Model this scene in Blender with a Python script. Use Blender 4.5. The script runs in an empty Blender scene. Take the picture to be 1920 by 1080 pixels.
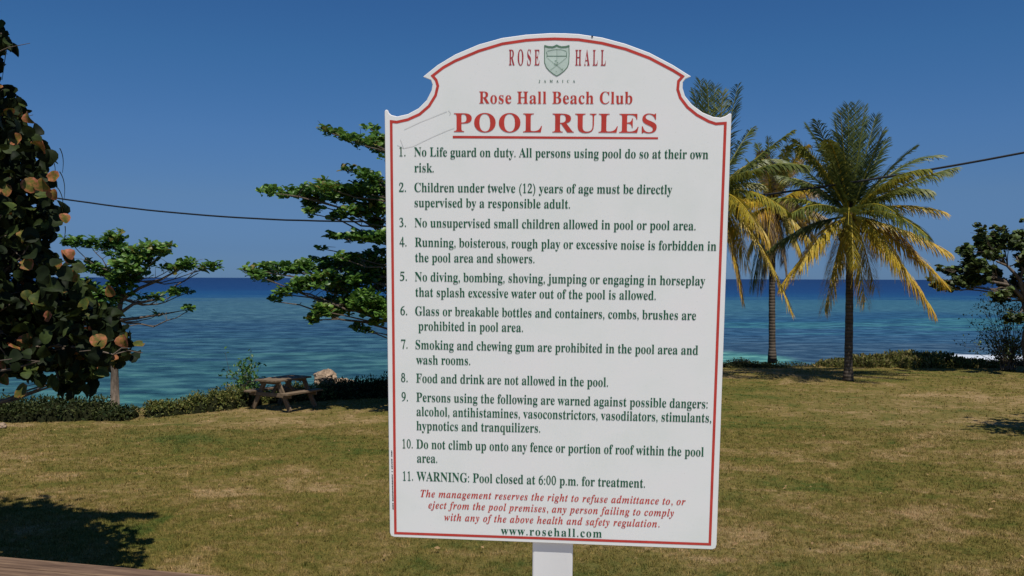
import bpy, math, random
import numpy as np
from mathutils import Vector, Matrix
scene = bpy.context.scene
COL = scene.collection
PI = math.pi

# ------------------------------------------------------------------ camera, sky, sun, exposure
EYE = 3.37                       # eye height above the lawn (the photographer stands on the raised terrace)
FPX = 1650.0                     # focal length in photograph pixels (1920 wide)
PITCH = math.atan(18 / FPX)
ROLL = math.radians(0.17)
cam_data = bpy.data.cameras.new('camera')
cam_data.sensor_width = 36.0
cam_data.lens = 36.0 * FPX / 1920
cam_data.clip_start = 0.05
cam_data.clip_end = 60000
cam = bpy.data.objects.new('camera', cam_data)
cam.matrix_world = Matrix.Translation((0, 0, EYE)) @ Matrix.Rotation(PI / 2 - PITCH, 4, 'X') @ Matrix.Rotation(ROLL, 4, 'Z')
COL.objects.link(cam)
scene.camera = cam

SUN_EL, SUN_AZ = math.radians(64), math.radians(180 - 15)      # azimuth from +Y (out to sea) clockwise
sun_dir = Vector((math.sin(SUN_AZ) * math.cos(SUN_EL), math.cos(SUN_AZ) * math.cos(SUN_EL), math.sin(SUN_EL)))
world = bpy.data.worlds.new("World")
scene.world = world
world.use_nodes = True
wn = world.node_tree.nodes
wl = world.node_tree.links
sky = wn.new('ShaderNodeTexSky')
sky.sky_type = 'NISHITA'
sky.sun_disc = False
sky.sun_elevation = SUN_EL
sky.sun_rotation = SUN_AZ
sky.altitude = 0
sky.air_density = 1.0
sky.dust_density = 0.1
sky.ozone_density = 1.6
# deep, polarised tropical blue: the sky model tinted by height above the horizon, all the way up
geo = wn.new('ShaderNodeTexCoord'); sep = wn.new('ShaderNodeSeparateXYZ'); wl.new(geo.outputs['Generated'], sep.inputs[0])
tr = wn.new('ShaderNodeValToRGB'); el = tr.color_ramp.elements
el[0].position, el[0].color = 0.0, (.205, .414, 1.0, 1)
el[1].position, el[1].color = 1.0, (.42, .72, 1.0, 1)
for p_, c_ in ((.032, (.226, .41, .90)), (.089, (.332, .515, .87)), (.156, (.35, .60, .967)), (.241, (.31, .642, 1.0)), (.30, (.29, .62, 1.0)), (.45, (.29, .62, 1.0))):
    q_ = el.new(p_); q_.color = (*c_, 1)
wl.new(sep.outputs[2], tr.inputs[0])
mu = wn.new('ShaderNodeMix'); mu.data_type = 'RGBA'; mu.blend_type = 'MULTIPLY'; mu.inputs[0].default_value = 1.0
wl.new(sky.outputs[0], mu.inputs[6]); wl.new(tr.outputs[0], mu.inputs[7])
wl.new(mu.outputs[2], wn['Background'].inputs['Color'])
wn['Background'].inputs['Strength'].default_value = 0.066

sun_data = bpy.data.lights.new('sun', 'SUN')
sun_data.energy = 4.3
sun_data.angle = math.radians(0.53)
sun_data.color = (1.0, 0.955, 0.88)
sun = bpy.data.objects.new('sun', sun_data)
sun.rotation_euler = (-sun_dir).to_track_quat('-Z', 'Y').to_euler()
sun.location = (0, -5, 30)
COL.objects.link(sun)
scene.view_settings.view_transform = 'Standard'
scene.view_settings.look = 'None'
scene.view_settings.gamma = 1
scene.view_settings.use_curve_mapping = False
scene.view_settings.exposure = 0.0
scene.cycles.max_bounces = 6
scene.cycles.diffuse_bounces = 3
scene.cycles.transparent_max_bounces = 6
scene.cycles.caustics_reflective = False
scene.cycles.caustics_refractive = False

# ------------------------------------------------------------------ helpers
def at(px, py, d):
    """world point at distance d (along +Y) that is seen at pixel px, py of the 1920x1080 photograph"""
    dx, dy = px - 960, py - 540
    c, s = math.cos(-ROLL), math.sin(-ROLL)
    dx, dy = c * dx - s * dy, s * dx + c * dy
    x, u = dx / FPX, -dy / FPX
    v = Vector((x, math.cos(PITCH) + u * math.sin(PITCH), -math.sin(PITCH) + u * math.cos(PITCH)))
    return Vector((0, 0, EYE)) + v * (d / v.y)

def tag(o, label=None, cat=None, group=None, kind=None):
    if label: o['label'] = label
    if cat: o['category'] = cat
    if group: o['group'] = group
    if kind: o['kind'] = kind
    return o

def empty(name, loc, label, cat, group=None):
    o = bpy.data.objects.new(name, None)
    o.empty_display_size = 0.2
    o.location = loc
    COL.objects.link(o)
    return tag(o, label, cat, group)

def link_mesh(name, me, parent=None, world_coords=True):
    o = bpy.data.objects.new(name, me)
    COL.objects.link(o)
    if parent is not None:
        o.parent = parent
        if world_coords:
            o.matrix_parent_inverse = parent_world(parent).inverted()
    return o

def parent_world(o):
    m = o.matrix_basis.copy()
    p = o
    while p.parent is not None:
        m = p.parent.matrix_basis @ p.matrix_parent_inverse @ m
        p = p.parent
    return m

class MB:
    """collects verts and faces and a per-vertex tint, linked as one mesh object"""
    def __init__(s): s.v, s.f, s.t = [], [], []
    def add(s, v, f, t=0.5):
        n = len(s.v)
        s.v.extend([tuple(p) for p in v])
        s.f.extend([tuple(i + n for i in q) for q in f])
        s.t.extend(t if isinstance(t, (list, tuple)) else [t] * len(v))
    def box(s, c, sx, sy, sz, m=None, t=0.5):
        c = Vector(c)
        vs = [Vector((x * sx / 2, y * sy / 2, z * sz / 2)) for z in (-1, 1) for y in (-1, 1) for x in (-1, 1)]
        if m is not None: vs = [m @ p for p in vs]
        s.add([c + p for p in vs], [(0, 2, 3, 1), (4, 5, 7, 6), (0, 1, 5, 4), (2, 6, 7, 3), (0, 4, 6, 2), (1, 3, 7, 5)], t)
    def beam(s, a, b, w, h, up=(0, 0, 1), t=0.5):
        a, b = Vector(a), Vector(b)
        y = (b - a).normalized(); x = y.cross(Vector(up)).normalized(); z = x.cross(y)
        m = Matrix((x, y, z)).transposed()
        s.box((a + b) / 2, w, (b - a).length, h, m, t)
    def tube(s, pts, rad, n=7, t=0.5, cap=True):
        pts = [Vector(p) for p in pts]
        if not hasattr(rad, '__len__'): rad = [rad] * len(pts)
        base = len(s.v); ref = Vector((0.3, 0.9, 0.2)).normalized()
        for i, p in enumerate(pts):
            d = (pts[min(i + 1, len(pts) - 1)] - pts[max(i - 1, 0)]).normalized()
            x = d.cross(ref)
            if x.length < 0.1: x = d.cross(Vector((1, 0, 0)))
            x.normalize(); y = d.cross(x)
            for k in range(n):
                a = 2 * PI * k / n
                s.v.append(tuple(p + (x * math.cos(a) + y * math.sin(a)) * rad[i])); s.t.append(t)
        for i in range(len(pts) - 1):
            for k in range(n):
                a, b = base + i * n + k, base + i * n + (k + 1) % n
                s.f.append((a, b, b + n, a + n))
        if cap:
            s.f.append(tuple(base + k for k in range(n))[::-1])
            s.f.append(tuple(base + (len(pts) - 1) * n + k for k in range(n)))
    def mesh(s, name, mat, smooth=False):
        me = bpy.data.meshes.new(name)
        me.from_pydata(s.v, [], s.f)
        me.materials.append(mat)
        a = me.attributes.new('tint', 'FLOAT', 'POINT')
        a.data.foreach_set('value', np.array(s.t, 'f'))
        if smooth: me.polygons.foreach_set('use_smooth', [True] * len(me.polygons))
        me.update()
        return me
    def build(s, name, mat, parent=None, smooth=False):
        return link_mesh(name, s.mesh(name, mat, smooth), parent)

def np_mesh(name, V, faces, tint, mat, smooth=False):
    """V (n,3); faces list of (k, m) index arrays with k corners"""
    me = bpy.data.meshes.new(name)
    me.vertices.add(len(V)); me.vertices.foreach_set('co', np.ascontiguousarray(V, 'f').ravel())
    loops = np.concatenate([f.ravel() for f in faces]).astype('i')
    tot = np.concatenate([np.full(len(f), f.shape[1]) for f in faces]).astype('i')
    start = np.concatenate([[0], np.cumsum(tot)[:-1]]).astype('i')
    me.loops.add(len(loops)); me.loops.foreach_set('vertex_index', loops)
    me.polygons.add(len(tot)); me.polygons.foreach_set('loop_start', start); me.polygons.foreach_set('loop_total', tot)
    if smooth: me.polygons.foreach_set('use_smooth', np.ones(len(tot), bool))
    a = me.attributes.new('tint', 'FLOAT', 'POINT'); a.data.foreach_set('value', np.ascontiguousarray(tint, 'f'))
    me.materials.append(mat)
    me.update(calc_edges=True); me.validate()
    return me

def nrm(a): return a / np.maximum(np.linalg.norm(a, axis=-1, keepdims=True), 1e-9)

# leaf templates: x across, y along, z up (unit length)
def template(rows, fold=0.12, curl=0.15):
    v, f = [], []
    for y, w in rows:
        z = -curl * (y - 0.3) ** 2
        v += [(-w, y, z + fold * w * 2), (0, y, z), (w, y, z + fold * w * 2)]
    for i in range(len(rows) - 1):
        a = i * 3
        f += [(a, a + 1, a + 4, a + 3), (a + 1, a + 2, a + 5, a + 4)]
    return np.array(v), np.array(f)
OVAL = template([(0, .03), (.3, .2), (.65, .3), (.88, .22), (1, .05)], 0.2, 0.3)       # sea almond leaf
SMALL = template([(0, .05), (.5, .28), (1, .06)], 0.2, 0.2)
_r = [(0, .12), (.12, .34), (.35, .5), (.62, .5), (.85, .34), (1, .12)]
ROUND = template(_r, 0.16, 0.35)                                                        # sea grape leaf

CUPPED = template(_r, 0.42, 0.7)
_w = [(0, .1), (.1, .30), (.28, .52), (.5, .47), (.72, .50), (.9, .28), (1, .08)]
WAVY = template(_w, 0.05, -0.25)
WAVY[0][:, 2] += 0.05 * np.sin(WAVY[0][:, 1] * 9) * np.abs(WAVY[0][:, 0]) * 4

def leaf_arrays(T, pos, fwd, nor, size, tint):
    tv, tf = T
    fwd = nrm(fwd); x = nrm(np.cross(fwd, nor)); z = np.cross(x, fwd)
    V = pos[:, None] + size[:, None, None] * (tv[None, :, 0, None] * x[:, None] + tv[None, :, 1, None] * fwd[:, None] + tv[None, :, 2, None] * z[:, None])
    n = len(tv)
    Fc = (tf[None] + (np.arange(len(pos)) * n)[:, None, None]).reshape(-1, 4)
    rim = (np.abs(tv[:, 0]) > .01) | (tv[:, 1] > .95)
    return V.reshape(-1, 3), Fc, (tint[:, None] + np.where(rim, .05, -.05)[None] * (tint[:, None] > .7)).ravel()

def leaf_object(name, T, pos, fwd, nor, size, tint, mat, parent=None, kind=None):
    V, Fc, t = leaf_arrays(T, pos, fwd, nor, size, tint)
    o = link_mesh(name, np_mesh(name, V, [Fc], t, mat, True), parent)
    if kind: o['kind'] = kind
    return o

# ------------------------------------------------------------------ materials
def new_mat(name):
    m = bpy.data.materials.new(name); m.use_nodes = True
    nt = m.node_tree
    return m, nt.nodes, nt.links, nt.nodes['Principled BSDF']

def ramp(N, stops, interp='LINEAR'):
    r = N.new('ShaderNodeValToRGB'); r.color_ramp.interpolation = interp
    e = r.color_ramp.elements
    while len(e) > 1: e.remove(e[-1])
    e[0].position, e[0].color = stops[0][0], (*stops[0][1], 1)
    for p, c in stops[1:]:
        q = e.new(p); q.color = (*c, 1)
    return r

def noise(N, L, scale, detail=4, rough=0.55, vec=None, dist=0):
    n = N.new('ShaderNodeTexNoise')
    n.inputs['Scale'].default_value = scale; n.inputs['Detail'].default_value = detail
    n.inputs['Roughness'].default_value = rough; n.inputs['Distortion'].default_value = dist
    if vec is not None: L.new(vec, n.inputs['Vector'])
    return n

def mapping(N, L, src, scale, loc=(0, 0, 0)):
    m = N.new('ShaderNodeMapping'); m.inputs['Scale'].default_value = scale; m.inputs['Location'].default_value = loc
    L.new(src, m.inputs['Vector'])
    return m.outputs[0]

def mixc(N, L, fac, a, b, mode='MIX'):
    m = N.new('ShaderNodeMix'); m.data_type = 'RGBA'; m.blend_type = mode; m.clamp_factor = True
    for sock, v in ((m.inputs[0], fac), (m.inputs[6], a), (m.inputs[7], b)):
        if hasattr(v, 'is_linked') or hasattr(v, 'links'): L.new(v, sock)
        elif isinstance(v, (int, float)): sock.default_value = v
        else: sock.default_value = (*v, 1)
    return m.outputs[2]

def math_node(N, L, op, a, b=0.0, clamp=False):
    m = N.new('ShaderNodeMath'); m.operation = op; m.use_clamp = clamp
    for i, v in enumerate((a, b)):
        if hasattr(v, 'links'): L.new(v, m.inputs[i])
        else: m.inputs[i].default_value = v
    return m.outputs[0]

def bump(N, L, height, strength, dist, bsdf):
    b = N.new('ShaderNodeBump'); b.inputs['Strength'].default_value = strength; b.inputs['Distance'].default_value = dist
    L.new(height, b.inputs['Height']); L.new(b.outputs[0], bsdf.inputs['Normal'])
    return b

def simple_mat(name, col, rough=0.7, var=0.15, scale=8, bmp=0.0, spec=0.3, stretch=(1, 1, 1), col2=None):
    m, N, L, B = new_mat(name)
    tc = N.new('ShaderNodeTexCoord')
    vec = mapping(N, L, tc.outputs['Object'], stretch)
    n = noise(N, L, scale, 6, 0.6, vec)
    c2 = col2 if col2 else tuple(c * (1 - var * 2) for c in col)
    c1 = tuple(min(1, c * (1 + var)) for c in col)
    r = ramp(N, [(0.3, c2), (0.7, c1)]); L.new(n.outputs[0], r.inputs[0])
    L.new(r.outputs[0], B.inputs['Base Color'])
    B.inputs['Roughness'].default_value = rough; B.inputs['Specular IOR Level'].default_value = spec
    if bmp: bump(N, L, n.outputs[0], 0.7, bmp, B)
    return m

def leaf_mat(name, stops, rough=0.45, spec=0.35, trans=0.25, blotch=0.0):
    m, N, L, B = new_mat(name)
    a = N.new('ShaderNodeAttribute'); a.attribute_name = 'tint'
    r = ramp(N, stops); g = N.new('ShaderNodeNewGeometry')
    if blotch:
        nb = noise(N, L, 22, 3, 0.6, g.outputs['Position'])
        L.new(math_node(N, L, 'ADD', a.outputs['Fac'], math_node(N, L, 'MULTIPLY', math_node(N, L, 'SUBTRACT', nb.outputs[0], 0.55), blotch)), r.inputs[0])
    else: L.new(a.outputs['Fac'], r.inputs[0])
    col = r.outputs[0]
    n = noise(N, L, 14, 3, 0.6, g.outputs['Position'])
    rr = ramp(N, [(0.35, (0.72, 0.72, 0.72)), (0.65, (1.2, 1.2, 1.2))]); L.new(n.outputs[0], rr.inputs[0])
    col = mixc(N, L, 1.0, col, rr.outputs[0], 'MULTIPLY')
    L.new(col, B.inputs['Base Color'])
    B.inputs['Roughness'].default_value = rough; B.inputs['Specular IOR Level'].default_value = spec
    t = N.new('ShaderNodeBsdfTranslucent'); L.new(col, t.inputs['Color'])
    mx = N.new('ShaderNodeMixShader'); mx.inputs[0].default_value = trans
    out = N['Material Output']
    L.new(B.outputs[0], mx.inputs[1]); L.new(t.outputs[0], mx.inputs[2]); L.new(mx.outputs[0], out.inputs['Surface'])
    return m

def lawn_colour(N, L):
    """colour of the lawn as a function of where one stands on it: green, olive and worn tan patches"""
    g = N.new('ShaderNodeNewGeometry'); P = g.outputs['Position']
    big = noise(N, L, 0.22, 3, 0.5, mapping(N, L, P, (0.7, 1.0, 0), (3.1, 7.7, 0)))
    mid = noise(N, L, 1.2, 6, 0.66, mapping(N, L, P, (0.8, 1.0, 0), (11, 2, 0)), 0.6)
    fine = noise(N, L, 5.5, 5, 0.7, mapping(N, L, P, (1, 1, 0)))
    s = math_node(N, L, 'ADD', math_node(N, L, 'MULTIPLY', big.outputs[0], 0.36), math_node(N, L, 'MULTIPLY', mid.outputs[0], 0.48))
    s = math_node(N, L, 'ADD', s, math_node(N, L, 'MULTIPLY', fine.outputs[0], 0.32))
    r = ramp(N, [(0.455, (0.072, 0.098, 0.018)), (0.51, (0.122, 0.118, 0.026)), (0.57, (0.172, 0.140, 0.037)),
                 (0.62, (0.23, 0.170, 0.062)), (0.69, (0.36, 0.25, 0.13))])
    L.new(s, r.inputs[0])
    return r.outputs[0], P, s

# lawn, bank and shore in one sheet of ground
M_ground, N, L, B = new_mat('lawn_ground')
lc, P, s = lawn_colour(N, L)
vf = noise(N, L, 38, 4, 0.7, P)
rr = ramp(N, [(0.34, (0.36, 0.40, 0.32)), (0.60, (1.25, 1.2, 1.15))]); L.new(vf.outputs[0], rr.inputs[0])
lc = mixc(N, L, 1.0, lc, rr.outputs[0], 'MULTIPLY')
sx = N.new('ShaderNodeSeparateXYZ'); L.new(P, sx.inputs[0])
low = math_node(N, L, 'MULTIPLY', math_node(N, L, 'MULTIPLY', sx.outputs[2], -1.0), 1.6, True)
lc = mixc(N, L, low, lc, (0.30, 0.25, 0.17))
L.new(lc, B.inputs['Base Color']); B.inputs['Roughness'].default_value = 0.95; B.inputs['Specular IOR Level'].default_value = 0.1
bump(N, L, vf.outputs[0], 0.9, 0.03, B)

M_grass, N, L, B = new_mat('grass_blades')
lc, P, s = lawn_colour(N, L)
a = N.new('ShaderNodeAttribute'); a.attribute_name = 'tint'
rr = ramp(N, [(0, (0.55, 0.62, 0.45)), (0.5, (1.05, 1.05, 0.95)), (0.85, (1.5, 1.35, 1.25)), (1, (2.1, 1.8, 1.7))]); L.new(a.outputs['Fac'], rr.inputs[0])
lc = mixc(N, L, 1.0, lc, rr.outputs[0], 'MULTIPLY')
L.new(lc, B.inputs['Base Color']); B.inputs['Roughness'].default_value = 0.7; B.inputs['Specular IOR Level'].default_value = 0.2

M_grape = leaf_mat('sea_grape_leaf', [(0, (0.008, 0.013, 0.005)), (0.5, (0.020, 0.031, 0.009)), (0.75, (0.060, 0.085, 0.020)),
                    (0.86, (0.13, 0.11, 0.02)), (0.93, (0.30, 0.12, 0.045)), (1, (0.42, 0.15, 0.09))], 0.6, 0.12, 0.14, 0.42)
M_almond = leaf_mat('sea_almond_leaf', [(0, (0.042, 0.095, 0.018)), (0.5, (0.085, 0.185, 0.030)), (0.85, (0.17, 0.30, 0.05)), (1, (0.20, 0.15, 0.04))], 0.40, 0.40, 0.32)
M_rgrape = leaf_mat('sea_grape_leaf_olive', [(0, (0.036, 0.050, 0.016)), (0.5, (0.085, 0.110, 0.030)), (0.8, (0.10, 0.165, 0.035)), (1, (0.14, 0.07, 0.04))], 0.5, 0.3, 0.2)
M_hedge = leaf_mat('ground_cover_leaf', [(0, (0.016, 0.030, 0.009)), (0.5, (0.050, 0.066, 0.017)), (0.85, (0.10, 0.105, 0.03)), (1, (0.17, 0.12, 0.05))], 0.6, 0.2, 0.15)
M_lit_top = leaf_mat('sunlit_top_leaf', [(0, (0.045, 0.066, 0.015)), (0.5, (0.125, 0.145, 0.030)), (1, (0.22, 0.19, 0.055))], 0.6, 0.2, 0.2)  # brighter olive: sunlight on the plant tops put into the leaf colour
M_bank = leaf_mat('bank_grass_blade', [(0, (0.08, 0.095, 0.022)), (0.5, (0.15, 0.155, 0.035)), (1, (0.27, 0.22, 0.09))], 0.7, 0.2, 0.3)
M_palm = leaf_mat('palm_leaflet', [(0, (0.045, 0.070, 0.026)), (0.25, (0.115, 0.145, 0.034)), (0.45, (0.22, 0.23, 0.040)), (0.60, (0.48, 0.36, 0.035)),
                   (0.8, (0.66, 0.38, 0.035)), (0.9, (0.30, 0.20, 0.09)), (1, (0.26, 0.20, 0.14))], 0.45, 0.4, 0.25)
M_bark = simple_mat('grey_bark', (0.16, 0.125, 0.095), 0.9, 0.3, 14, 0.02, 0.1, (1, 1, 0.35))
M_rach = simple_mat('palm_midrib', (0.20, 0.17, 0.05), 0.6, 0.25, 9, 0, 0.3)
M_fibre = simple_mat('palm_fibre', (0.085, 0.055, 0.03), 0.95, 0.4, 12, 0.03, 0.1)
M_husk = simple_mat('coconut_husk', (0.14, 0.12, 0.03), 0.6, 0.25, 6, 0.005, 0.3)
M_rock = simple_mat('coral_rock', (0.40, 0.29, 0.20), 0.95, 0.25, 5, 0.12, 0.1, col2=(0.17, 0.12, 0.08))
M_drock = simple_mat('grey_rock', (0.085, 0.085, 0.085), 0.9, 0.3, 5, 0.1, 0.2)
M_cable = simple_mat('black_cable', (0.015, 0.016, 0.02), 0.6, 0.1, 4, 0, 0.3)
M_core = simple_mat('dark_twigs', (0.020, 0.022, 0.010), 1.0, 0.3, 7, 0.05, 0.0)
M_tan = simple_mat('dry_leaf', (0.35, 0.22, 0.10), 0.8, 0.3, 4, 0, 0.2)

# palm trunk: grey, ringed
M_trunk, N, L, B = new_mat('palm_trunk_bark')
tc = N.new('ShaderNodeNewGeometry')
n1 = noise(N, L, 5, 5, 0.6, mapping(N, L, tc.outputs['Position'], (1, 1, 0.6)))
w = N.new('ShaderNodeTexWave'); w.bands_direction = 'Z'; w.inputs['Scale'].default_value = 2.6; w.inputs['Distortion'].default_value = 1.2
w.inputs['Detail'].default_value = 2; L.new(tc.outputs['Position'], w.inputs['Vector'])
r = ramp(N, [(0.25, (0.060, 0.046, 0.034)), (0.75, (0.17, 0.14, 0.11))]); L.new(n1.outputs[0], r.inputs[0])
r2 = ramp(N, [(0.0, (0.6, 0.6, 0.6)), (0.35, (1, 1, 1))]); L.new(w.outputs[0], r2.inputs[0])
L.new(mixc(N, L, 1.0, r.outputs[0], r2.outputs[0], 'MULTIPLY'), B.inputs['Base Color']); B.inputs['Roughness'].default_value = 0.95
B.inputs['Specular IOR Level'].default_value = 0.1
bump(N, L, w.outputs[0], 0.5, 0.02, B)

def wood_mat(name, a, b, c, axis_scale, spec=0.2, rough=0.8):
    m, N, L, B = new_mat(name)
    tc = N.new('ShaderNodeTexCoord'); oi = N.new('ShaderNodeObjectInfo')
    ad = N.new('ShaderNodeVectorMath'); ad.operation = 'ADD'
    sc = N.new('ShaderNodeVectorMath'); sc.operation = 'SCALE'; sc.inputs['Scale'].default_value = 37.0
    cb = N.new('ShaderNodeCombineXYZ')
    for i in range(3): L.new(oi.outputs['Random'], cb.inputs[i])
    L.new(cb.outputs[0], sc.inputs[0]); L.new(tc.outputs['Object'], ad.inputs[0]); L.new(sc.outputs[0], ad.inputs[1])
    n = noise(N, L, 1.0, 8, 0.65, mapping(N, L, ad.outputs[0], axis_scale), 0.4)
    r = ramp(N, [(0.30, a), (0.5, b), (0.70, c)]); L.new(n.outputs[0], r.inputs[0])
    L.new(r.outputs[0], B.inputs['Base Color']); B.inputs['Roughness'].default_value = rough; B.inputs['Specular IOR Level'].default_value = spec
    bump(N, L, n.outputs[0], 0.6, 0.004, B)
    return m
M_deck = wood_mat('weathered_deck_wood', (0.070, 0.042, 0.026), (0.15, 0.092, 0.058), (0.27, 0.175, 0.105), (2.2, 34, 34))
M_table = wood_mat('weathered_table_wood', (0.095, 0.062, 0.036), (0.175, 0.125, 0.078), (0.28, 0.21, 0.145), (3, 26, 26))
M_concrete = simple_mat('pale_bounce_concrete', (0.40, 0.345, 0.27), 0.85, 0.07, 3, 0.003, 0.2)  # paving is out of view; pale concrete assumed to bounce sun onto the sign
M_wall = simple_mat('rendered_wall', (0.50, 0.46, 0.40), 0.9, 0.1, 2, 0.004, 0.1)

# painted sign
M_white, N, L, B = new_mat('white_sign_face')
tc = N.new('ShaderNodeTexCoord')
n = noise(N, L, 5.5, 5, 0.6, tc.outputs['Object'])
r = ramp(N, [(0.33, (0.82, 0.85, 0.81)), (0.5, (0.865, 0.88, 0.85)), (0.68, (0.885, 0.88, 0.86))]); L.new(n.outputs[0], r.inputs[0])
n2 = noise(N, L, 240, 3, 0.5, tc.outputs['Object'])
r2 = ramp(N, [(0.28, (0.90, 0.90, 0.88)), (0.36, (1, 1, 1))]); L.new(n2.outputs[0], r2.inputs[0])
L.new(mixc(N, L, 1.0, r.outputs[0], r2.outputs[0], 'MULTIPLY'), B.inputs['Base Color'])
B.inputs['Roughness'].default_value = 0.42; B.inputs['Specular IOR Level'].default_value = 0.35
bump(N, L, n.outputs[0], 0.1, 0.003, B)
M_edge = simple_mat('sign_edge', (0.84, 0.81, 0.80), 0.5, 0.04, 20, 0, 0.4)
M_post = simple_mat('white_post_paint', (0.80, 0.795, 0.775), 0.55, 0.04, 9, 0.001, 0.35, (1, 1, 0.2))
def ink(name, col):
    m, N, L, B = new_mat(name)
    tc = N.new('ShaderNodeTexCoord'); n = noise(N, L, 30, 4, 0.6, tc.outputs['Object'])
    r = ramp(N, [(0.3, tuple(c * 0.86 for c in col)), (0.7, tuple(min(1, c * 1.12) for c in col))]); L.new(n.outputs[0], r.inputs[0])
    L.new(r.outputs[0], B.inputs['Base Color']); B.inputs['Roughness'].default_value = 0.5; B.inputs['Specular IOR Level'].default_value = 0.3
    return m
M_green = ink('green_print', (0.014, 0.115, 0.058))
M_red = ink('red_print', (0.56, 0.054, 0.040))
M_maroon = ink('dark_red_print', (0.42, 0.045, 0.055))
M_shield = ink('pale_green_print', (0.56, 0.68, 0.60))
M_lgreen = ink('mid_green_print', (0.11, 0.22, 0.14))
M_scuff = ink('grey_scuff', (0.68, 0.68, 0.66))
M_tape = ink('old_tape_film', (0.80, 0.795, 0.80))
M_black = ink('black_print', (0.03, 0.03, 0.03))

# ------------------------------------------------------------------ the sea
M_sea, N, L, B = new_mat('sea_water')
g = N.new('ShaderNodeNewGeometry'); P = g.outputs['Position']
sx = N.new('ShaderNodeSeparateXYZ'); L.new(P, sx.inputs[0])
X, Y = sx.outputs[0], sx.outputs[1]
inv = math_node(N, L, 'DIVIDE', 40.0, math_node(N, L, 'MAXIMUM', Y, 10.0))      # 1 at 40 m, 0 at the horizon
wob = noise(N, L, 0.02, 5, 0.62, mapping(N, L, P, (0.30, 1.0, 0)))
wob2 = noise(N, L, 0.12, 5, 0.65, mapping(N, L, P, (0.22, 1.0, 0), (5, 3, 0)))
off = math_node(N, L, 'MULTIPLY', math_node(N, L, 'SUBTRACT', wob.outputs[0], 0.5), 0.16)
off2 = math_node(N, L, 'MULTIPLY', math_node(N, L, 'MULTIPLY', math_node(N, L, 'SUBTRACT', wob2.outputs[0], 0.5), 1.15), inv)
amp = math_node(N, L, 'ADD', math_node(N, L, 'MULTIPLY', off, math_node(N, L, 'ADD', inv, 0.25)), off2)
tt = math_node(N, L, 'ADD', inv, amp)
# left stretch: deep blue, grey-green reef, dark sea grass, green shallows
rl = ramp(N, [(0.00, (0.002, 0.016, 0.078)), (0.09, (0.003, 0.028, 0.108)), (0.15, (0.006, 0.058, 0.15)), (0.19, (0.036, 0.098, 0.135)), (0.30, (0.040, 0.108, 0.135)),
              (0.37, (0.024, 0.070, 0.108)), (0.45, (0.016, 0.055, 0.100)), (0.56, (0.024, 0.080, 0.105)), (0.64, (0.017, 0.058, 0.094)), (0.74, (0.028, 0.096, 0.104)),
              (0.84, (0.022, 0.078, 0.094)), (1.0, (0.040, 0.135, 0.128))])
# right stretch: turquoise streak, then a broad slate-blue bed
rr_ = ramp(N, [(0.00, (0.002, 0.016, 0.078)), (0.09, (0.003, 0.029, 0.112)), (0.155, (0.006, 0.052, 0.14)), (0.18, (0.030, 0.105, 0.15)), (0.27, (0.034, 0.110, 0.15)),
              (0.31, (0.014, 0.062, 0.125)), (0.335, (0.014, 0.07, 0.13)), (0.36, (0.028, 0.120, 0.150)), (0.395, (0.032, 0.130, 0.155)), (0.425, (0.020, 0.072, 0.135)),
              (0.60, (0.030, 0.068, 0.108)), (0.80, (0.026, 0.060, 0.096)), (1.0, (0.03, 0.10, 0.16))])
L.new(tt, rl.inputs[0]); L.new(tt, rr_.inputs[0])
ratio = math_node(N, L, 'DIVIDE', X, math_node(N, L, 'MAXIMUM', Y, 10.0))
side = math_node(N, L, 'MULTIPLY', math_node(N, L, 'ADD', ratio, 0.02), 5.0, True)
col = mixc(N, L, side, rl.outputs[0], rr_.outputs[0])
def patch(col, cx, cy, rx, ry, c, soft=0.35, ns=0.5):
    dx = math_node(N, L, 'DIVIDE', math_node(N, L, 'SUBTRACT', X, cx), rx)
    dy = math_node(N, L, 'DIVIDE', math_node(N, L, 'SUBTRACT', Y, cy), ry)
    d = math_node(N, L, 'SQRT', math_node(N, L, 'ADD', math_node(N, L, 'MULTIPLY', dx, dx), math_node(N, L, 'MULTIPLY', dy, dy)))
    nn = noise(N, L, ns, 4, 0.6, mapping(N, L, P, (0.5, 1, 0), (cx, 0, 0)))
    d = math_node(N, L, 'ADD', d, math_node(N, L, 'MULTIPLY', math_node(N, L, 'SUBTRACT', nn.outputs[0], 0.5), 0.9))
    f = math_node(N, L, 'DIVIDE', math_node(N, L, 'SUBTRACT', 1.0, d), soft, True)
    return mixc(N, L, f, col, c)
col = patch(col, 14.5, 59, 5.0, 7.5, (0.07, 0.22, 0.20))
# dark and light flecks of small waves, finer towards the shore
fl = noise(N, L, 1.0, 5, 0.62, mapping(N, L, P, (0.42, 0.60, 0)))
fr = ramp(N, [(0.36, (0.34, 0.42, 0.52)), (0.5, (1, 1, 1)), (0.62, (2.3, 1.8, 1.55))]); L.new(fl.outputs[0], fr.inputs[0])
near = math_node(N, L, 'MULTIPLY', inv, 2.6, True)
col = mixc(N, L, near, col, mixc(N, L, 1.0, col, fr.outputs[0], 'MULTIPLY'))
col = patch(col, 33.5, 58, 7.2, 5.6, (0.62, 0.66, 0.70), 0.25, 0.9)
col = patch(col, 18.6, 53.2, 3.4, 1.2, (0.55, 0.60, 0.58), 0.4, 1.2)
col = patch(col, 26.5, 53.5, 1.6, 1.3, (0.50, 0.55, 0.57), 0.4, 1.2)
L.new(col, B.inputs['Base Color'])
B.inputs['Roughness'].default_value = 0.35
B.inputs['IOR'].default_value = 1.33
B.inputs['Specular IOR Level'].default_value = 0.10
wv = noise(N, L, 1.0, 6, 0.6, mapping(N, L, P, (0.22, 0.8, 0)))
bump(N, L, wv.outputs[0], 0.6, 0.35, B)
mb = MB()
ys = [20, 60, 150, 400, 1500, 6000, 30000]
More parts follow.
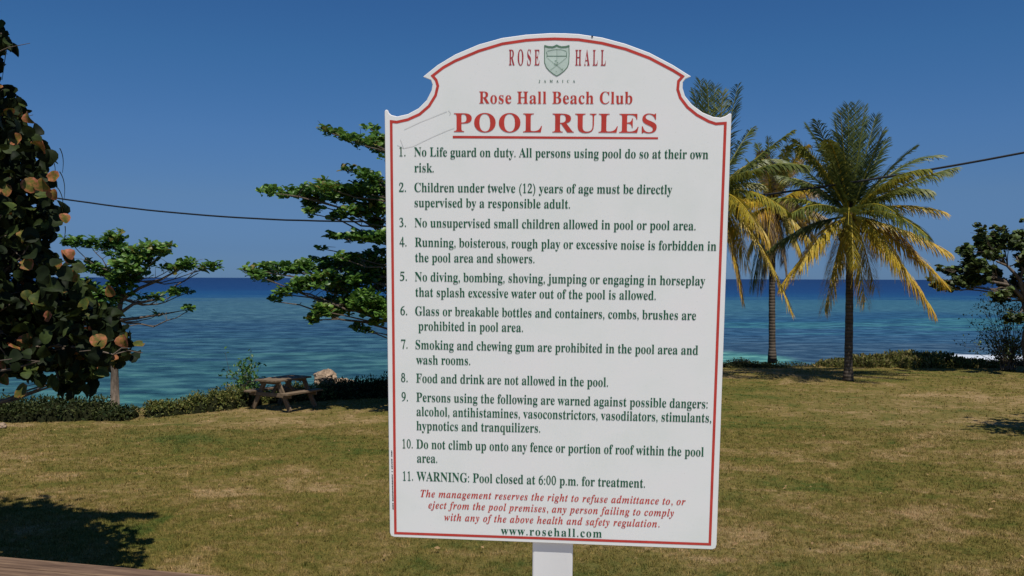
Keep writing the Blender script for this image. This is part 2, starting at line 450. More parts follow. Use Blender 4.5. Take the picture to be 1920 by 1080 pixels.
for i in range(len(ys) - 1):
    a, b = ys[i], ys[i + 1]
    mb.add([(-a * 1.5 - 60, a, -2), (a * 1.5 + 60, a, -2), (b * 1.5 + 60, b, -2), (-b * 1.5 - 60, b, -2)], [(0, 1, 2, 3)])
sea = mb.build('water', M_sea); sea['kind'] = 'structure'

# ------------------------------------------------------------------ the ground
def edge_y(x):            # where the lawn breaks off to the shore
    return float(np.interp(x, [-60, -13, -3.5, 7, 19, 80], [19.0, 21.0, 25.6, 33.2, 34.6, 36.0]))
def ground_z(x, y):
    e = edge_y(x)
    f = np.clip((y - e) / 6.0, 0, 1)
    z = -3.4 * f * f * (3 - 2 * f)
    z += 0.035 * math.sin(x * 0.35 + 1) * math.cos(y * 0.28) * (1 if y < e else 0)
    return z
gx = np.concatenate([np.linspace(-90, -28, 20), np.linspace(-26, 30, 113), np.linspace(32, 90, 20)])
gy = np.concatenate([np.linspace(-60, 4, 14), np.linspace(5, 48, 108), np.linspace(50, 80, 8)])
V = np.array([(x, y, ground_z(x, y)) for y in gy for x in gx])
nx = len(gx)
Fq = np.array([(j * nx + i, j * nx + i + 1, (j + 1) * nx + i + 1, (j + 1) * nx + i) for j in range(len(gy) - 1) for i in range(nx - 1)])
ground = link_mesh('lawn', np_mesh('lawn', V, [Fq], np.full(len(V), 0.5), M_ground, True)); ground['kind'] = 'structure'

# grass blades standing in the turf, thinning out with distance
rng = np.random.default_rng(4)
def grass(n, y0, y1, name_seed, hmin, hmax, nb, wid):
    y = np.sqrt(rng.uniform(y0 ** 2, y1 ** 2, n)); x = rng.uniform(-0.64, 0.64, n) * y
    keep = y < np.array([edge_y(v) for v in x]) + 0.4
    x, y = x[keep], y[keep]
    x = np.repeat(x, nb) + rng.normal(0, 0.022, len(x) * nb); y = np.repeat(y, nb) + rng.normal(0, 0.022, len(y) * nb)
    n = len(x)
    z = np.zeros(n) - 0.002 + 0.035 * np.sin(x * 0.35 + 1) * np.cos(y * 0.28)
    h = rng.uniform(hmin, hmax, n) * (0.75 + 0.5 * rng.random(n)); a = rng.uniform(0, 2 * PI, n)
    lean = rng.uniform(0.1, 1.0, n) * h; b = rng.uniform(0, 2 * PI, n)
    w = wid * rng.uniform(0.7, 1.3, n)
    p0 = np.stack([x - np.cos(a) * w, y - np.sin(a) * w, z], 1); p1 = np.stack([x + np.cos(a) * w, y + np.sin(a) * w, z], 1)
    p2 = np.stack([x + np.cos(b) * lean, y + np.sin(b) * lean, z + h], 1)
    return np.stack([p0, p1, p2], 1).reshape(-1, 3), np.repeat(rng.random(n) ** 1.1, 3)
parts = [grass(26000, 8.5, 13.5, 0, 0.020, 0.050, 7, 0.0035), grass(24000, 13.5, 20, 1, 0.02, 0.05, 6, 0.005), grass(16000, 20, 35, 2, 0.02, 0.05, 6, 0.008)]
V = np.concatenate([p[0] for p in parts]); T = np.concatenate([p[1] for p in parts])
Fq = np.arange(len(V)).reshape(-1, 3)
o = link_mesh('grass', np_mesh('grass', V, [Fq], T, M_grass))
tag(o, 'short mown grass, part green and part dried tan, covering the lawn', 'grass', kind='stuff')

# dry leaves and pale specks lying in the turf
n = 260
y = np.sqrt(rng.uniform(9 ** 2, 24 ** 2, n)); x = rng.uniform(-0.6, 0.6, n) * y
keep = y < np.array([edge_y(v) for v in x]) - 0.5; x, y = x[keep], y[keep]; n = len(x)
o = leaf_object('dry_leaf_litter', SMALL, np.stack([x, y, np.full(n, 0.05)], 1), rng.normal(size=(n, 3)) * [1, 1, 0.25], np.tile([0, 0, 1.0], (n, 1)) + rng.normal(0, .3, (n, 3)),
                rng.uniform(0.03, 0.075, n), rng.random(n), M_tan)
tag(o, 'small dry tan leaves strewn over the lawn', 'leaf litter', kind='stuff')

# ------------------------------------------------------------------ the terrace the photographer stands on
TZ = EYE - 1.65
A = Vector((-3.01, 5.18, TZ)); D = Vector((1.295, -0.30, 0)).normalized(); Nn = Vector((D.y, -D.x, 0))    # along the edge, inwards
mb = MB()
E0, E1 = A - D * 7, A + D * 16
inn = 0.62
c = [E0 + Nn * inn, E1 + Nn * inn, E1 + Nn * 16, E0 + Nn * 16]
mb.add([p + Vector((0, 0, -0.004)) for p in c] + [Vector((p.x, p.y, -0.1)) for p in c], [(0, 3, 2, 1)[::-1], (0, 1, 5, 4), (1, 2, 6, 5), (2, 3, 7, 6), (3, 0, 4, 7)])
terrace = mb.build('terrace', M_concrete); terrace['kind'] = 'structure'
mb = MB()
mb.box((E0 + E1) / 2 + Nn * (inn / 2 + 0.01) + Vector((0, 0, -TZ / 2 - 0.03)), (E1 - E0).length, inn - 0.06, TZ - 0.05, Matrix((D, Vector((-D.y, D.x, 0)), Vector((0, 0, 1)))).transposed())
wall = mb.build('retaining_wall', M_wall)
tag(wall, 'rendered retaining wall holding up the timber edged terrace', 'wall')
edging = empty('terrace_edging', A, 'weathered reddish brown timber edging at the near left corner of the lawn', 'decking')
Rm = Matrix((D, Vector((-D.y, D.x, 0)), Vector((0, 0, 1)))).transposed()
random.seed(3)
for k in range(4):
    for s0, s1 in ((-6.9, -2.45), (-2.44, 2.2), (2.21, 6.8), (6.81, 11.4)):
        L0 = (s1 - s0) / 2
        mb = MB(); mb.box((0, 0, 0), s1 - s0 - 0.006, 0.146, 0.04)
        o = bpy.data.objects.new('plank', mb.mesh('plank', M_deck)); COL.objects.link(o)
        o.parent = edging
        sh = 0.9 * (k % 2)
        ctr = D * ((s0 + s1) / 2 + sh) + Nn * (0.075 + 0.153 * k) + Vector((0, 0, -0.021 + random.uniform(-0.002, 0.002)))
        o.matrix_basis = Matrix.Translation(ctr) @ Rm.to_4x4()
        bv = o.modifiers.new('bevel', 'BEVEL'); bv.width = 0.004; bv.segments = 2

# ------------------------------------------------------------------ the pool rules sign
BOARD_OUTLINE = [(-0.3771, 0.5003), (-0.3745, 0.4993), (-0.3716, 0.4929), (-0.3665, 0.4887), (-0.3532, 0.4854), (-0.3291, 0.4905), (-0.305, 0.503), (-0.2863, 0.521), (-0.2756, 0.5416), (-0.2733, 0.5544), (-0.2767, 0.5647), (-0.294, 0.5719), (-0.2621, 0.5966), (-0.2227, 0.6193), (-0.1703, 0.6406), (-0.1186, 0.6542), (-0.0666, 0.6608), (-0.0152, 0.6636), (0.0183, 0.6631), (0.0465, 0.6614), (0.0978, 0.6537), (0.1486, 0.6401), (0.2002, 0.6211), (0.2515, 0.5947), (0.2901, 0.5709), (0.2789, 0.5659), (0.2732, 0.5584), (0.2731, 0.5458), (0.2786, 0.5295), (0.2945, 0.5106), (0.3178, 0.4942), (0.3409, 0.4849), (0.3559, 0.4833), (0.366, 0.4866), (0.3759, 0.493), (0.3791, 0.4905), (0.3805, -0.4819), (0.3784, -0.4897), (0.3718, -0.4929), (-0.3697, -0.4921), (-0.3773, -0.4893), (-0.3798, -0.4822), (-0.3812, 0.4952), (-0.38, 0.4993)]
BORDER_LINE = [(-0.3664, 0.4744), (-0.3538, 0.473), (-0.3292, 0.4784), (-0.3024, 0.4901), (-0.2811, 0.508), (-0.2663, 0.5313), (-0.2611, 0.552), (-0.2649, 0.5646), (-0.2729, 0.5737), (-0.2491, 0.5914), (-0.223, 0.6054), (-0.1703, 0.6266), (-0.1185, 0.6416), (-0.0665, 0.6488), (-0.0359, 0.6506), (-0.0046, 0.6514), (0.0467, 0.6495), (0.098, 0.6417), (0.1492, 0.6289), (0.2005, 0.6099), (0.2518, 0.5835), (0.2724, 0.5709), (0.2638, 0.5609), (0.2626, 0.5433), (0.2687, 0.5258), (0.2845, 0.5057), (0.3053, 0.4891), (0.3311, 0.4753), (0.3464, 0.4703), (0.3666, 0.4717), (0.3653, -0.4805), (-0.3664, -0.4822)]
UNDERLINE = [(-0.2282, 0.4434), (0.2232, 0.4413), (0.2233, 0.437), (-0.2282, 0.4378)]
SHIELD_TOP = [(-0.0261, 0.6366), (-0.0189, 0.6345), (-0.0089, 0.6339), (-0.0045, 0.6353), (0.0, 0.6376), (0.0046, 0.6353), (0.01, 0.6338), (0.0199, 0.6343), (0.0266, 0.6363)]
SHIELD_SIDE = [(-0.0261, 0.6366), (-0.0263, 0.6194), (-0.0259, 0.6009), (-0.022, 0.5912), (-0.0147, 0.5832), (-0.0055, 0.5761), (0.0008, 0.5727), (0.0071, 0.576), (0.0169, 0.5835), (0.024, 0.5919), (0.0266, 0.5998), (0.0273, 0.6192), (0.0266, 0.6363)]
SHIELD_MARKS = [([(-0.0214, 0.615), (0.0219, 0.6148)], 0.0016), ([(0.0006, 0.629), (0.0009, 0.6017)], 0.0006), ([(-0.0197, 0.6256), (-0.0107, 0.6277), (-0.0062, 0.6283), (0.0001, 0.629), (0.0091, 0.6285), (0.0164, 0.6267), (0.0209, 0.6249)], 0.001), ([(-0.0219, 0.6238), (-0.0205, 0.6168), (-0.0209, 0.6124)], 0.0012), ([(0.0218, 0.6232), (0.0215, 0.6166), (0.022, 0.6122)], 0.0012), ([(-0.0195, 0.6106), (-0.0086, 0.6017), (0.0005, 0.5955), (0.0097, 0.5884), (0.0142, 0.5849)], 0.0007), ([(0.0202, 0.6104), (0.0095, 0.6017), (0.0005, 0.5955), (-0.0084, 0.5885), (-0.0129, 0.5858)], 0.0007), ([(-0.0036, 0.6048), (-0.0005, 0.6048)], 0.0016), ([(-0.0049, 0.5982), (-0.0013, 0.5977)], 0.0016), ([(0.0005, 0.5999), (0.0036, 0.6017)], 0.0012), ([(0.0001, 0.5973), (0.0023, 0.5964)], 0.0012), ([(0.0097, 0.5849), (0.0151, 0.588)], 0.0008), ([(-0.0011, 0.5818), (0.0007, 0.5814)], 0.0008)]
TAPE_LINES = [[(-0.3531, 0.4226), (-0.3386, 0.4156), (-0.3169, 0.4203), (-0.2687, 0.4428), (-0.2412, 0.4545), (-0.2245, 0.4604)], [(-0.3371, 0.4567), (-0.2985, 0.4742), (-0.2411, 0.4964)], [(-0.2375, 0.4987), (-0.2327, 0.4929), (-0.2351, 0.4883)], [(-0.3386, 0.4156), (-0.3457, 0.4343)]]
DOT = (0.0764, 0.6559)
SIDE_PRINT = [(-0.3732, -0.2781), (-0.3713, -0.4242)]
BOARD_T = [0.09347, 1.98885, -0.12714]
BOARD_R = [[0.996917, 0.078397, 0.003363], [-0.077531, 0.990705, -0.111772], [-0.012094, 0.111166, 0.993728]]
BOARD_H=0.9849
POST_U = [(-0.0427, -0.5093), (0.0517, -0.5055)]
TEXT_LINES = [
 ('1.', 'b', 'green', -0.3486, 0.3984, -0.3346, 0.3979, 0.0201),
 ('No Life guard on duty. All persons using pool do so at their own', 'b', 'green', -0.3151, 0.398, 0.3325, 0.395, 0.02),
 ('risk.', 'b', 'green', -0.3149, 0.3629, -0.271, 0.3626, 0.0201),
 ('2.', 'b', 'green', -0.3504, 0.3191, -0.3342, 0.319, 0.0202),
 ('Children under twelve (12) years of age must be directly', 'b', 'green', -0.3152, 0.319, 0.2571, 0.3184, 0.0202),
 ('supervised by a responsible adult.', 'b', 'green', -0.3151, 0.2852, 0.034, 0.2847, 0.0203),
 ('3.', 'b', 'green', -0.3501, 0.2405, -0.3348, 0.2403, 0.0204),
 ('No unsupervised small children allowed in pool or pool area.', 'b', 'green', -0.3152, 0.24, 0.3103, 0.2396, 0.0204),
 ('4.', 'b', 'green', -0.3504, 0.1963, -0.334, 0.1961, 0.0206),
 ('Running, boisterous, rough play or excessive noise is forbidden in', 'b', 'green', -0.3149, 0.1959, 0.3566, 0.1951, 0.0205),
 ('the pool area and showers.', 'b', 'green', -0.3146, 0.1612, -0.0438, 0.162, 0.0206),
 ('5.', 'b', 'green', -0.3501, 0.118, -0.3337, 0.1179, 0.0208),
 ('No diving, bombing, shoving, jumping or engaging in horseplay', 'b', 'green', -0.3156, 0.1173, 0.335, 0.1177, 0.0208),
 ('that splash excessive water out of the pool is allowed.', 'b', 'green', -0.3145, 0.0821, 0.2275, 0.0833, 0.0209),
 ('6.', 'b', 'green', -0.3495, 0.0389, -0.3337, 0.0389, 0.0209),
 ('Glass or breakable bottles and containers, combs, brushes are', 'b', 'green', -0.3155, 0.0386, 0.3175, 0.0398, 0.021),
 ('prohibited in pool area.', 'b', 'green', -0.3083, 0.0041, -0.0683, 0.0051, 0.021),
 ('7.', 'b', 'green', -0.3489, -0.039, -0.3336, -0.0389, 0.0212),
 ('Smoking and chewing gum are prohibited in the pool area and', 'b', 'green', -0.3152, -0.0396, 0.3244, -0.0388, 0.0211),
 ('wash rooms.', 'b', 'green', -0.3141, -0.0749, -0.1887, -0.074, 0.0213),
 ('8.', 'b', 'green', -0.3496, -0.1174, -0.334, -0.1174, 0.0213),
 ('Food and drink are not allowed in the pool.', 'b', 'green', -0.3144, -0.1181, 0.1256, -0.1168, 0.0214),
 ('9.', 'b', 'green', -0.3488, -0.1627, -0.3338, -0.1626, 0.0215),
 ('Persons using the following are warned against possible dangers:', 'b', 'green', -0.3143, -0.1629, 0.3496, -0.1612, 0.0214),
 ('alcohol, antihistamines, vasoconstrictors, vasodilators, stimulants,', 'b', 'green', -0.314, -0.1967, 0.3588, -0.1934, 0.0216),
 ('hypnotics and tranquilizers.', 'b', 'green', -0.3143, -0.2307, -0.0269, -0.2282, 0.0216),
 ('10.', 'b', 'green', -0.3475, -0.2747, -0.3233, -0.2746, 0.0217),
 ('Do not climb up onto any fence or portion of roof within the pool', 'b', 'green', -0.3151, -0.2746, 0.3445, -0.2731, 0.0217),
 ('area.', 'b', 'green', -0.3136, -0.3083, -0.2658, -0.3078, 0.0218),
 ('11.', 'b', 'green', -0.3472, -0.3527, -0.3232, -0.3524, 0.0219),
 ('WARNING: Pool closed at 6:00 p.m. for treatment.', 'b', 'green', -0.3151, -0.3523, 0.2145, -0.3511, 0.0219),
 ('The management reserves the right to refuse admittance to, or', 'i', 'red', -0.3057, -0.3913, 0.3073, -0.3891, 0.0175),
 ('eject from the pool premises, any person failing to comply', 'i', 'red', -0.2875, -0.4183, 0.2818, -0.4173, 0.0175),
 ('with any of the above health and safety regulation.', 'i', 'red', -0.25, -0.4469, 0.2499, -0.4442, 0.0176),
 ('www.rosehall.com', 'b', 'green', -0.1165, -0.4758, 0.1181, -0.4741, 0.0195),
 ('Rose Hall Beach Club', 'b', 'red', -0.1694, 0.5138, 0.1659, 0.5126, 0.0259),
 ('POOL RULES', 'b', 'red', -0.2256, 0.4519, 0.2198, 0.4506, 0.0407),
 ('ROSE', 'b', 'maroon', -0.104, 0.5959, -0.037, 0.5953, 0.0333),
 ('HALL', 'b', 'maroon', 0.0406, 0.5948, 0.1068, 0.5942, 0.0332),
 ('JAMAICA', 'b', 'green', -0.0385, 0.5586, 0.0409, 0.5584, 0.0057),
]

GLYPH_OUTLINES = [   # style, character code, advance, loops, points per loop, then x, y in thousandths of the type size
[0,40,323,1,14,167,232,183,404,231,557,311,694,258,694,155,559,88,400,64,232,88,64,155,-95,258,-230,311,-230,231,-93,183,60],
[0,41,323,1,14,156,232,140,60,92,-93,12,-230,65,-230,168,-95,235,64,259,232,235,400,168,559,65,694,12,694,92,557,140,404],
[0,44,219,1,13,59,-118,124,-84,163,-32,176,26,167,77,143,111,105,123,63,107,46,66,60,26,95,10,93,-50,59,-99],
[0,46,219,1,8,109,111,67,93,49,51,67,9,109,-9,151,9,169,51,151,93],
[0,58,219,2,8,8,109,458,67,440,49,398,67,356,109,338,151,356,169,398,151,440,109,111,67,93,49,51,67,9,109,-9,151,9,169,51,151,93],
[0,65,650,2,27,3,-13,0,-13,27,14,32,35,45,54,71,73,111,307,694,334,693,572,129,612,51,633,33,660,27,660,0,341,0,341,27,402,37,422,68,406,121,376,197,154,197,117,105,113,88,111,72,129,38,184,27,190,27,190,0,169,239,360,239,263,475],
[0,66,659,3,28,14,14,24,0,24,26,67,33,93,48,107,77,111,122,111,549,103,614,92,633,76,645,23,653,23,678,328,678,422,672,496,653,548,622,580,578,590,522,572,450,518,399,427,368,536,332,601,275,623,196,605,113,553,52,468,13,354,0,271,375,280,375,348,383,392,406,416,448,424,514,418,573,401,614,370,638,322,646,294,643,280,633,273,613,271,582,330,36,385,45,422,73,441,121,448,191,439,262,413,309,365,335,294,344,271,344,271,97,274,68,284,50,301,39],
[0,67,697,1,42,382,-16,288,-5,205,30,135,84,83,156,50,242,39,340,50,437,84,523,137,594,207,648,291,682,386,693,460,684,547,655,577,648,607,659,624,693,650,693,650,459,625,459,584,542,531,606,466,647,395,660,330,647,279,608,243,544,221,453,214,337,222,228,246,144,286,83,342,47,414,35,474,43,533,67,589,105,638,158,666,132,589,50,494,0],
[0,68,738,2,24,19,30,0,30,26,69,32,94,44,106,69,110,111,110,557,105,606,91,635,64,648,22,653,22,678,330,678,440,668,532,639,604,590,655,523,687,439,697,339,683,217,640,122,568,54,469,14,340,0,331,36,391,44,439,70,476,112,510,207,522,341,514,450,492,536,454,596,400,633,332,645,301,641,282,631,274,609,271,573,271,107,274,72,282,51,300,40],
[0,69,658,1,52,21,0,21,25,66,30,93,44,107,72,112,116,112,549,107,603,93,634,66,648,24,653,24,678,594,678,594,476,571,476,549,555,507,605,440,632,345,641,298,638,285,632,277,621,272,578,272,366,288,366,346,375,386,401,412,446,429,514,453,514,453,176,428,176,420,230,407,270,386,299,359,318,322,328,276,331,272,331,272,100,276,70,286,52,307,44,343,41,410,45,467,58,513,79,552,112,585,156,612,213,640,213,599,0],
[0,70,602,1,44,23,0,23,26,66,34,93,50,107,79,111,125,111,558,106,603,92,630,64,645,21,653,21,678,586,678,586,476,562,476,549,532,529,574,501,605,462,626,409,638,342,642,298,640,277,627,271,593,271,368,283,368,341,377,381,403,408,448,423,516,450,516,450,176,424,176,409,251,382,299,341,324,281,333,271,333,271,120,280,64,292,46,312,35,382,26,382,0],
[0,71,756,1,56,399,-15,298,-4,211,29,139,82,86,153,52,240,41,341,52,439,86,524,138,595,208,648,290,682,383,693,464,684,550,656,577,649,592,652,604,660,624,693,651,693,651,458,625,458,600,515,569,564,532,604,490,635,445,654,398,660,333,647,282,609,246,544,224,455,217,339,230,201,268,101,306,55,354,28,410,19,458,24,489,41,505,68,510,106,510,190,505,229,490,254,460,266,410,271,410,295,745,295,745,271,704,266,680,254,668,230,664,191,664,43,532,-1],
[0,72,779,1,52,23,0,23,26,66,32,93,47,107,75,111,120,111,564,106,605,93,631,66,646,24,653,24,678,360,678,360,653,304,643,288,633,278,618,271,564,271,373,509,373,509,564,502,618,493,633,477,643,420,653,420,678,755,678,755,653,712,646,686,632,673,606,669,564,669,120,673,77,687,49,712,33,755,26,755,0,420,0,420,26,463,32,490,46,504,73,509,120,509,329,271,329,271,120,276,75,289,47,316,32,360,26,360,0],
[0,73,388,1,24,20,0,20,26,63,34,91,48,107,73,112,112,112,576,107,614,94,637,67,648,20,653,20,678,364,678,364,653,319,648,292,637,277,614,272,576,272,115,279,66,289,50,307,39,366,26,366,0],
[0,74,492,1,40,162,-97,117,-93,77,-80,43,-60,17,-33,1,-1,-5,34,0,66,16,91,39,106,66,111,95,106,118,92,133,70,138,41,126,-2,114,-29,125,-52,156,-60,187,-54,207,-37,217,-8,220,32,220,546,212,609,200,628,182,641,118,653,118,678,468,678,468,653,412,642,396,630,387,612,380,546,380,132,371,50,345,-15,302,-60,240,-88],
[0,76,635,1,31,23,0,23,26,66,32,93,47,107,75,111,120,111,564,106,606,93,633,66,647,24,653,24,678,372,678,372,653,310,646,291,636,280,620,271,564,271,123,276,70,284,55,298,47,348,41,414,45,469,59,513,83,551,119,582,167,609,230,636,230,598,0],
[0,77,944,1,43,21,0,21,26,64,32,92,47,107,74,112,118,112,569,105,619,95,634,79,644,22,653,22,678,275,678,472,212,669,678,919,678,919,653,878,645,853,630,839,604,834,563,834,127,841,64,851,45,866,35,918,26,918,0,589,0,589,26,644,37,660,48,670,66,677,124,677,594,429,0,402,0,157,579,157,119,162,72,178,44,207,31,252,26,252,0],
[0,78,735,1,33,600,-16,159,521,159,117,163,73,177,46,203,32,248,26,248,0,27,0,27,26,81,35,96,45,106,62,113,117,113,578,54,645,27,653,27,678,233,678,582,251,582,562,575,617,565,632,549,643,493,653,493,678,714,678,714,653,671,647,645,633,632,605,628,561,628,-16],
[0,79,782,2,32,18,388,-16,317,-9,251,11,192,43,141,86,98,138,67,199,48,267,41,339,48,411,67,479,99,539,141,592,193,635,254,667,321,687,395,694,466,687,532,668,591,636,642,594,684,542,716,481,735,413,742,339,735,267,716,199,684,138,641,86,589,43,529,11,461,-9,394,18,456,31,503,69,538,134,558,223,565,339,553,478,518,579,461,640,387,660,325,647,278,609,243,544,223,455,216,339,228,201,264,100,321,39],
[0,80,622,2,30,14,23,0,23,26,66,32,93,47,107,75,111,120,111,564,106,605,93,631,66,646,24,653,24,678,318,678,428,672,500,655,546,628,580,592,602,547,609,494,593,417,546,358,468,319,360,306,271,306,271,120,276,75,289,47,316,32,360,26,360,0,271,342,300,342,363,351,405,376,427,422,435,490,429,558,410,605,375,633,322,642,297,639,282,631,274,616,271,593],
[0,82,704,2,34,13,23,0,23,26,66,32,93,47,107,75,111,120,111,564,106,605,93,631,66,646,24,653,24,678,323,678,454,667,547,634,603,578,621,498,604,425,553,370,469,333,643,75,674,38,690,29,712,26,715,0,504,0,300,316,271,316,271,120,276,75,289,47,316,32,360,26,360,0,271,348,303,348,370,357,417,385,443,432,452,500,439,579,400,626,334,642,301,639,282,629,274,609,271,574],
[0,83,581,1,66,64,-16,64,235,93,235,123,140,166,74,222,35,293,22,344,30,383,54,407,89,415,133,395,192,335,238,242,284,167,329,115,376,84,430,74,494,81,551,100,600,131,639,172,669,220,688,275,694,342,687,420,667,434,664,446,662,467,670,477,694,505,694,505,475,480,475,462,528,437,573,406,610,370,639,330,656,289,662,243,655,208,635,185,604,178,566,185,530,204,501,236,476,281,451,377,406,431,377,473,347,502,315,521,280,532,242,535,198,527,138,505,86,468,43,418,12,357,-8,286,-15,236,-12,187,1,147,14,126,18,103,11,91,-16],
[0,85,733,1,43,369,-19,250,-4,170,43,124,120,109,231,109,564,104,605,91,631,64,646,22,653,22,678,358,678,358,653,302,643,285,633,275,618,269,564,269,208,277,131,303,77,346,44,409,33,472,41,521,66,556,106,577,164,584,237,584,563,579,604,565,631,537,645,489,653,489,678,706,678,706,653,668,644,645,628,633,602,629,563,629,270,613,137,566,48,485,-2],
[0,87,910,1,42,254,-16,48,585,23,636,4,648,-23,653,-23,678,269,678,269,653,223,643,213,631,209,611,220,555,332,228,448,525,426,594,414,623,398,640,375,648,341,653,341,678,654,678,654,653,602,643,585,613,594,575,706,247,805,550,817,605,813,627,801,641,780,649,749,653,749,678,929,678,929,653,904,644,885,627,856,565,664,-16,637,-16,470,460,283,-16],
[0,97,512,2,48,8,379,-15,337,-8,310,15,298,52,225,3,142,-13,96,-6,60,17,38,51,30,94,46,154,95,203,177,244,296,283,296,359,292,395,278,421,255,435,220,440,171,432,155,408,169,382,180,363,183,344,178,320,164,301,142,288,115,284,87,289,67,303,53,324,49,352,55,385,73,415,103,439,141,458,188,470,241,474,332,464,392,435,425,385,436,313,436,93,439,59,453,51,477,62,490,41,438,-1,225,50,259,61,296,94,296,252,229,225,189,183,176,125,188,69],
[0,98,537,2,26,16,64,-17,64,578,62,616,55,638,39,649,12,654,12,678,206,678,206,415,261,459,329,474,379,467,423,445,459,411,486,365,503,310,509,247,502,175,481,112,447,59,402,19,347,-7,286,-15,220,-1,156,42,79,-17,272,21,317,34,345,73,360,141,365,238,360,318,344,374,316,406,274,417,252,413,231,402,215,383,206,360,206,102,213,57,235,30],
[0,99,437,1,40,232,-15,178,-7,129,16,88,53,56,101,36,159,29,223,37,292,60,353,95,403,143,442,198,467,260,475,324,467,373,444,403,409,413,365,409,340,397,321,377,308,352,304,319,312,299,335,292,373,293,389,294,404,284,433,252,442,205,424,176,370,167,279,176,183,204,114,248,71,304,57,356,70,404,107,424,90,369,32,305,-3],
[0,100,551,2,32,17,208,-15,159,-7,116,16,79,52,52,99,35,156,29,219,35,291,54,354,83,405,121,443,167,466,217,474,281,460,332,417,332,597,328,623,316,641,295,650,262,654,262,678,475,678,475,112,477,81,484,61,498,48,526,41,526,16,438,8,332,-15,332,58,280,3,255,42,278,47,301,62,320,84,332,113,332,360,324,383,307,402,285,414,259,418,219,406,194,372,180,313,175,228,179,146,193,87,218,53],
[0,101,448,2,27,10,229,-15,174,-7,126,16,86,52,55,102,36,163,29,234,36,300,56,358,88,406,130,443,179,466,234,474,311,460,371,417,408,349,421,258,421,247,174,247,189,145,230,83,297,63,353,79,402,128,424,108,370,40,305,-1,173,286,300,286,300,320,297,375,288,413,269,435,240,442,203,427,180,380,173,303],
[0,102,318,1,44,22,0,22,24,59,33,74,52,78,109,78,412,24,412,24,462,78,462,78,526,90,596,126,649,183,681,259,692,315,685,357,664,383,632,392,595,388,567,375,546,356,533,334,529,310,533,291,544,279,560,275,582,287,626,292,635,294,644,288,656,268,660,243,655,229,640,220,581,220,462,303,462,303,412,220,412,220,97,224,60,235,38,258,28,297,24,297,0],
[0,103,487,3,53,16,14,217,-209,132,-202,71,-181,34,-149,21,-111,41,-68,102,-38,52,-1,35,45,42,80,63,110,99,138,152,164,86,200,46,251,33,316,39,360,59,399,90,430,131,454,179,469,234,474,292,469,347,453,472,453,472,399,399,399,425,354,434,303,428,262,411,225,384,195,348,172,305,158,256,153,234,154,211,155,187,151,168,141,154,125,150,106,165,81,210,73,261,73,332,70,386,60,425,43,451,19,465,-14,470,-55,454,-119,406,-168,326,-199,234,185,264,193,284,217,294,257,297,314,294,371,284,411,264,434,234,442,204,434,185,411,174,371,170,314,174,257,185,217,204,193,239,-173,324,-165,375,-140,392,-98,387,-76,371,-62,344,-54,305,-51,144,-51,118,-77,109,-108,117,-133,141,-154,181,-168],
[0,104,567,1,42,27,0,27,24,52,28,67,38,75,56,78,83,78,594,76,621,68,639,53,650,28,655,28,678,220,678,220,397,284,455,362,474,434,456,478,403,492,315,492,83,495,56,502,39,517,28,541,24,541,0,301,0,301,24,308,24,340,39,350,83,350,323,341,384,327,399,302,404,258,391,220,350,220,83,222,56,230,39,244,28,268,24,268,0],
[0,105,295,2,16,19,150,539,121,544,97,561,80,585,75,614,80,644,97,668,121,685,150,690,179,685,204,668,220,644,225,614,220,585,203,561,179,544,27,0,27,24,52,29,68,38,75,55,78,83,78,375,76,406,70,424,55,433,30,437,31,462,221,462,221,83,223,56,230,39,244,29,268,24,268,0],
[0,106,312,2,16,33,158,541,129,546,105,562,88,587,83,616,89,646,105,670,129,687,158,692,188,687,212,670,229,646,234,616,229,587,212,563,188,547,53,-209,17,-206,-16,-195,-44,-179,-65,-157,-79,-132,-83,-104,-79,-79,-67,-60,-47,-47,-22,-43,3,-47,22,-58,35,-76,39,-98,28,-130,16,-153,24,-169,46,-174,73,-168,87,-149,95,-80,95,372,92,404,83,424,65,434,33,438,33,462,237,462,237,-32,225,-109,189,-165,130,-198],
[0,107,534,1,43,26,0,26,24,52,29,68,39,75,56,78,83,78,592,70,640,56,649,30,654,31,678,220,678,220,251,338,369,357,393,363,414,350,431,311,437,306,437,306,462,514,462,514,437,459,423,409,387,331,311,515,51,536,31,560,24,560,0,314,0,314,24,323,24,348,30,356,47,345,73,242,219,220,200,220,83,222,56,230,39,244,29,268,24,268,0],
[0,108,297,1,18,27,0,27,24,52,29,68,38,75,55,78,83,78,592,70,639,56,650,30,654,30,678,221,678,221,83,223,56,230,39,244,29,268,24,268,0],
[0,109,825,1,66,27,0,27,24,52,28,67,38,75,56,78,83,78,377,76,404,68,423,53,434,28,438,28,462,218,462,218,394,280,454,353,474,412,465,453,436,477,389,542,453,622,474,693,456,736,403,750,315,750,83,752,56,760,39,774,28,798,24,798,0,562,0,562,24,586,28,600,39,608,57,610,83,610,323,601,384,587,399,562,404,520,391,483,353,483,83,485,57,493,39,507,28,530,24,530,0,297,0,297,24,321,28,335,39,343,57,345,83,345,323,336,384,322,399,297,404,254,391,218,350,218,83,220,57,227,40,241,29,264,24,264,0],
[0,110,567,1,42,27,0,27,24,52,28,67,38,75,56,78,83,78,377,76,404,68,423,53,434,28,438,28,462,220,462,220,398,283,455,362,474,434,456,478,403,492,315,492,83,495,56,502,39,517,28,541,24,541,0,301,0,301,24,308,24,340,39,350,83,350,323,341,384,327,399,302,404,258,391,220,350,220,83,222,56,230,39,244,28,268,24,268,0],
[0,111,501,2,24,16,251,-15,189,-7,135,17,90,55,56,105,35,163,28,229,35,296,56,356,90,405,135,443,189,466,250,474,311,466,365,443,410,406,444,357,465,298,472,229,465,161,444,102,410,53,366,16,312,-7,251,17,287,27,311,58,324,121,327,229,323,339,309,403,286,435,251,445,214,434,191,403,178,338,174,230,178,122,191,58,215,27],
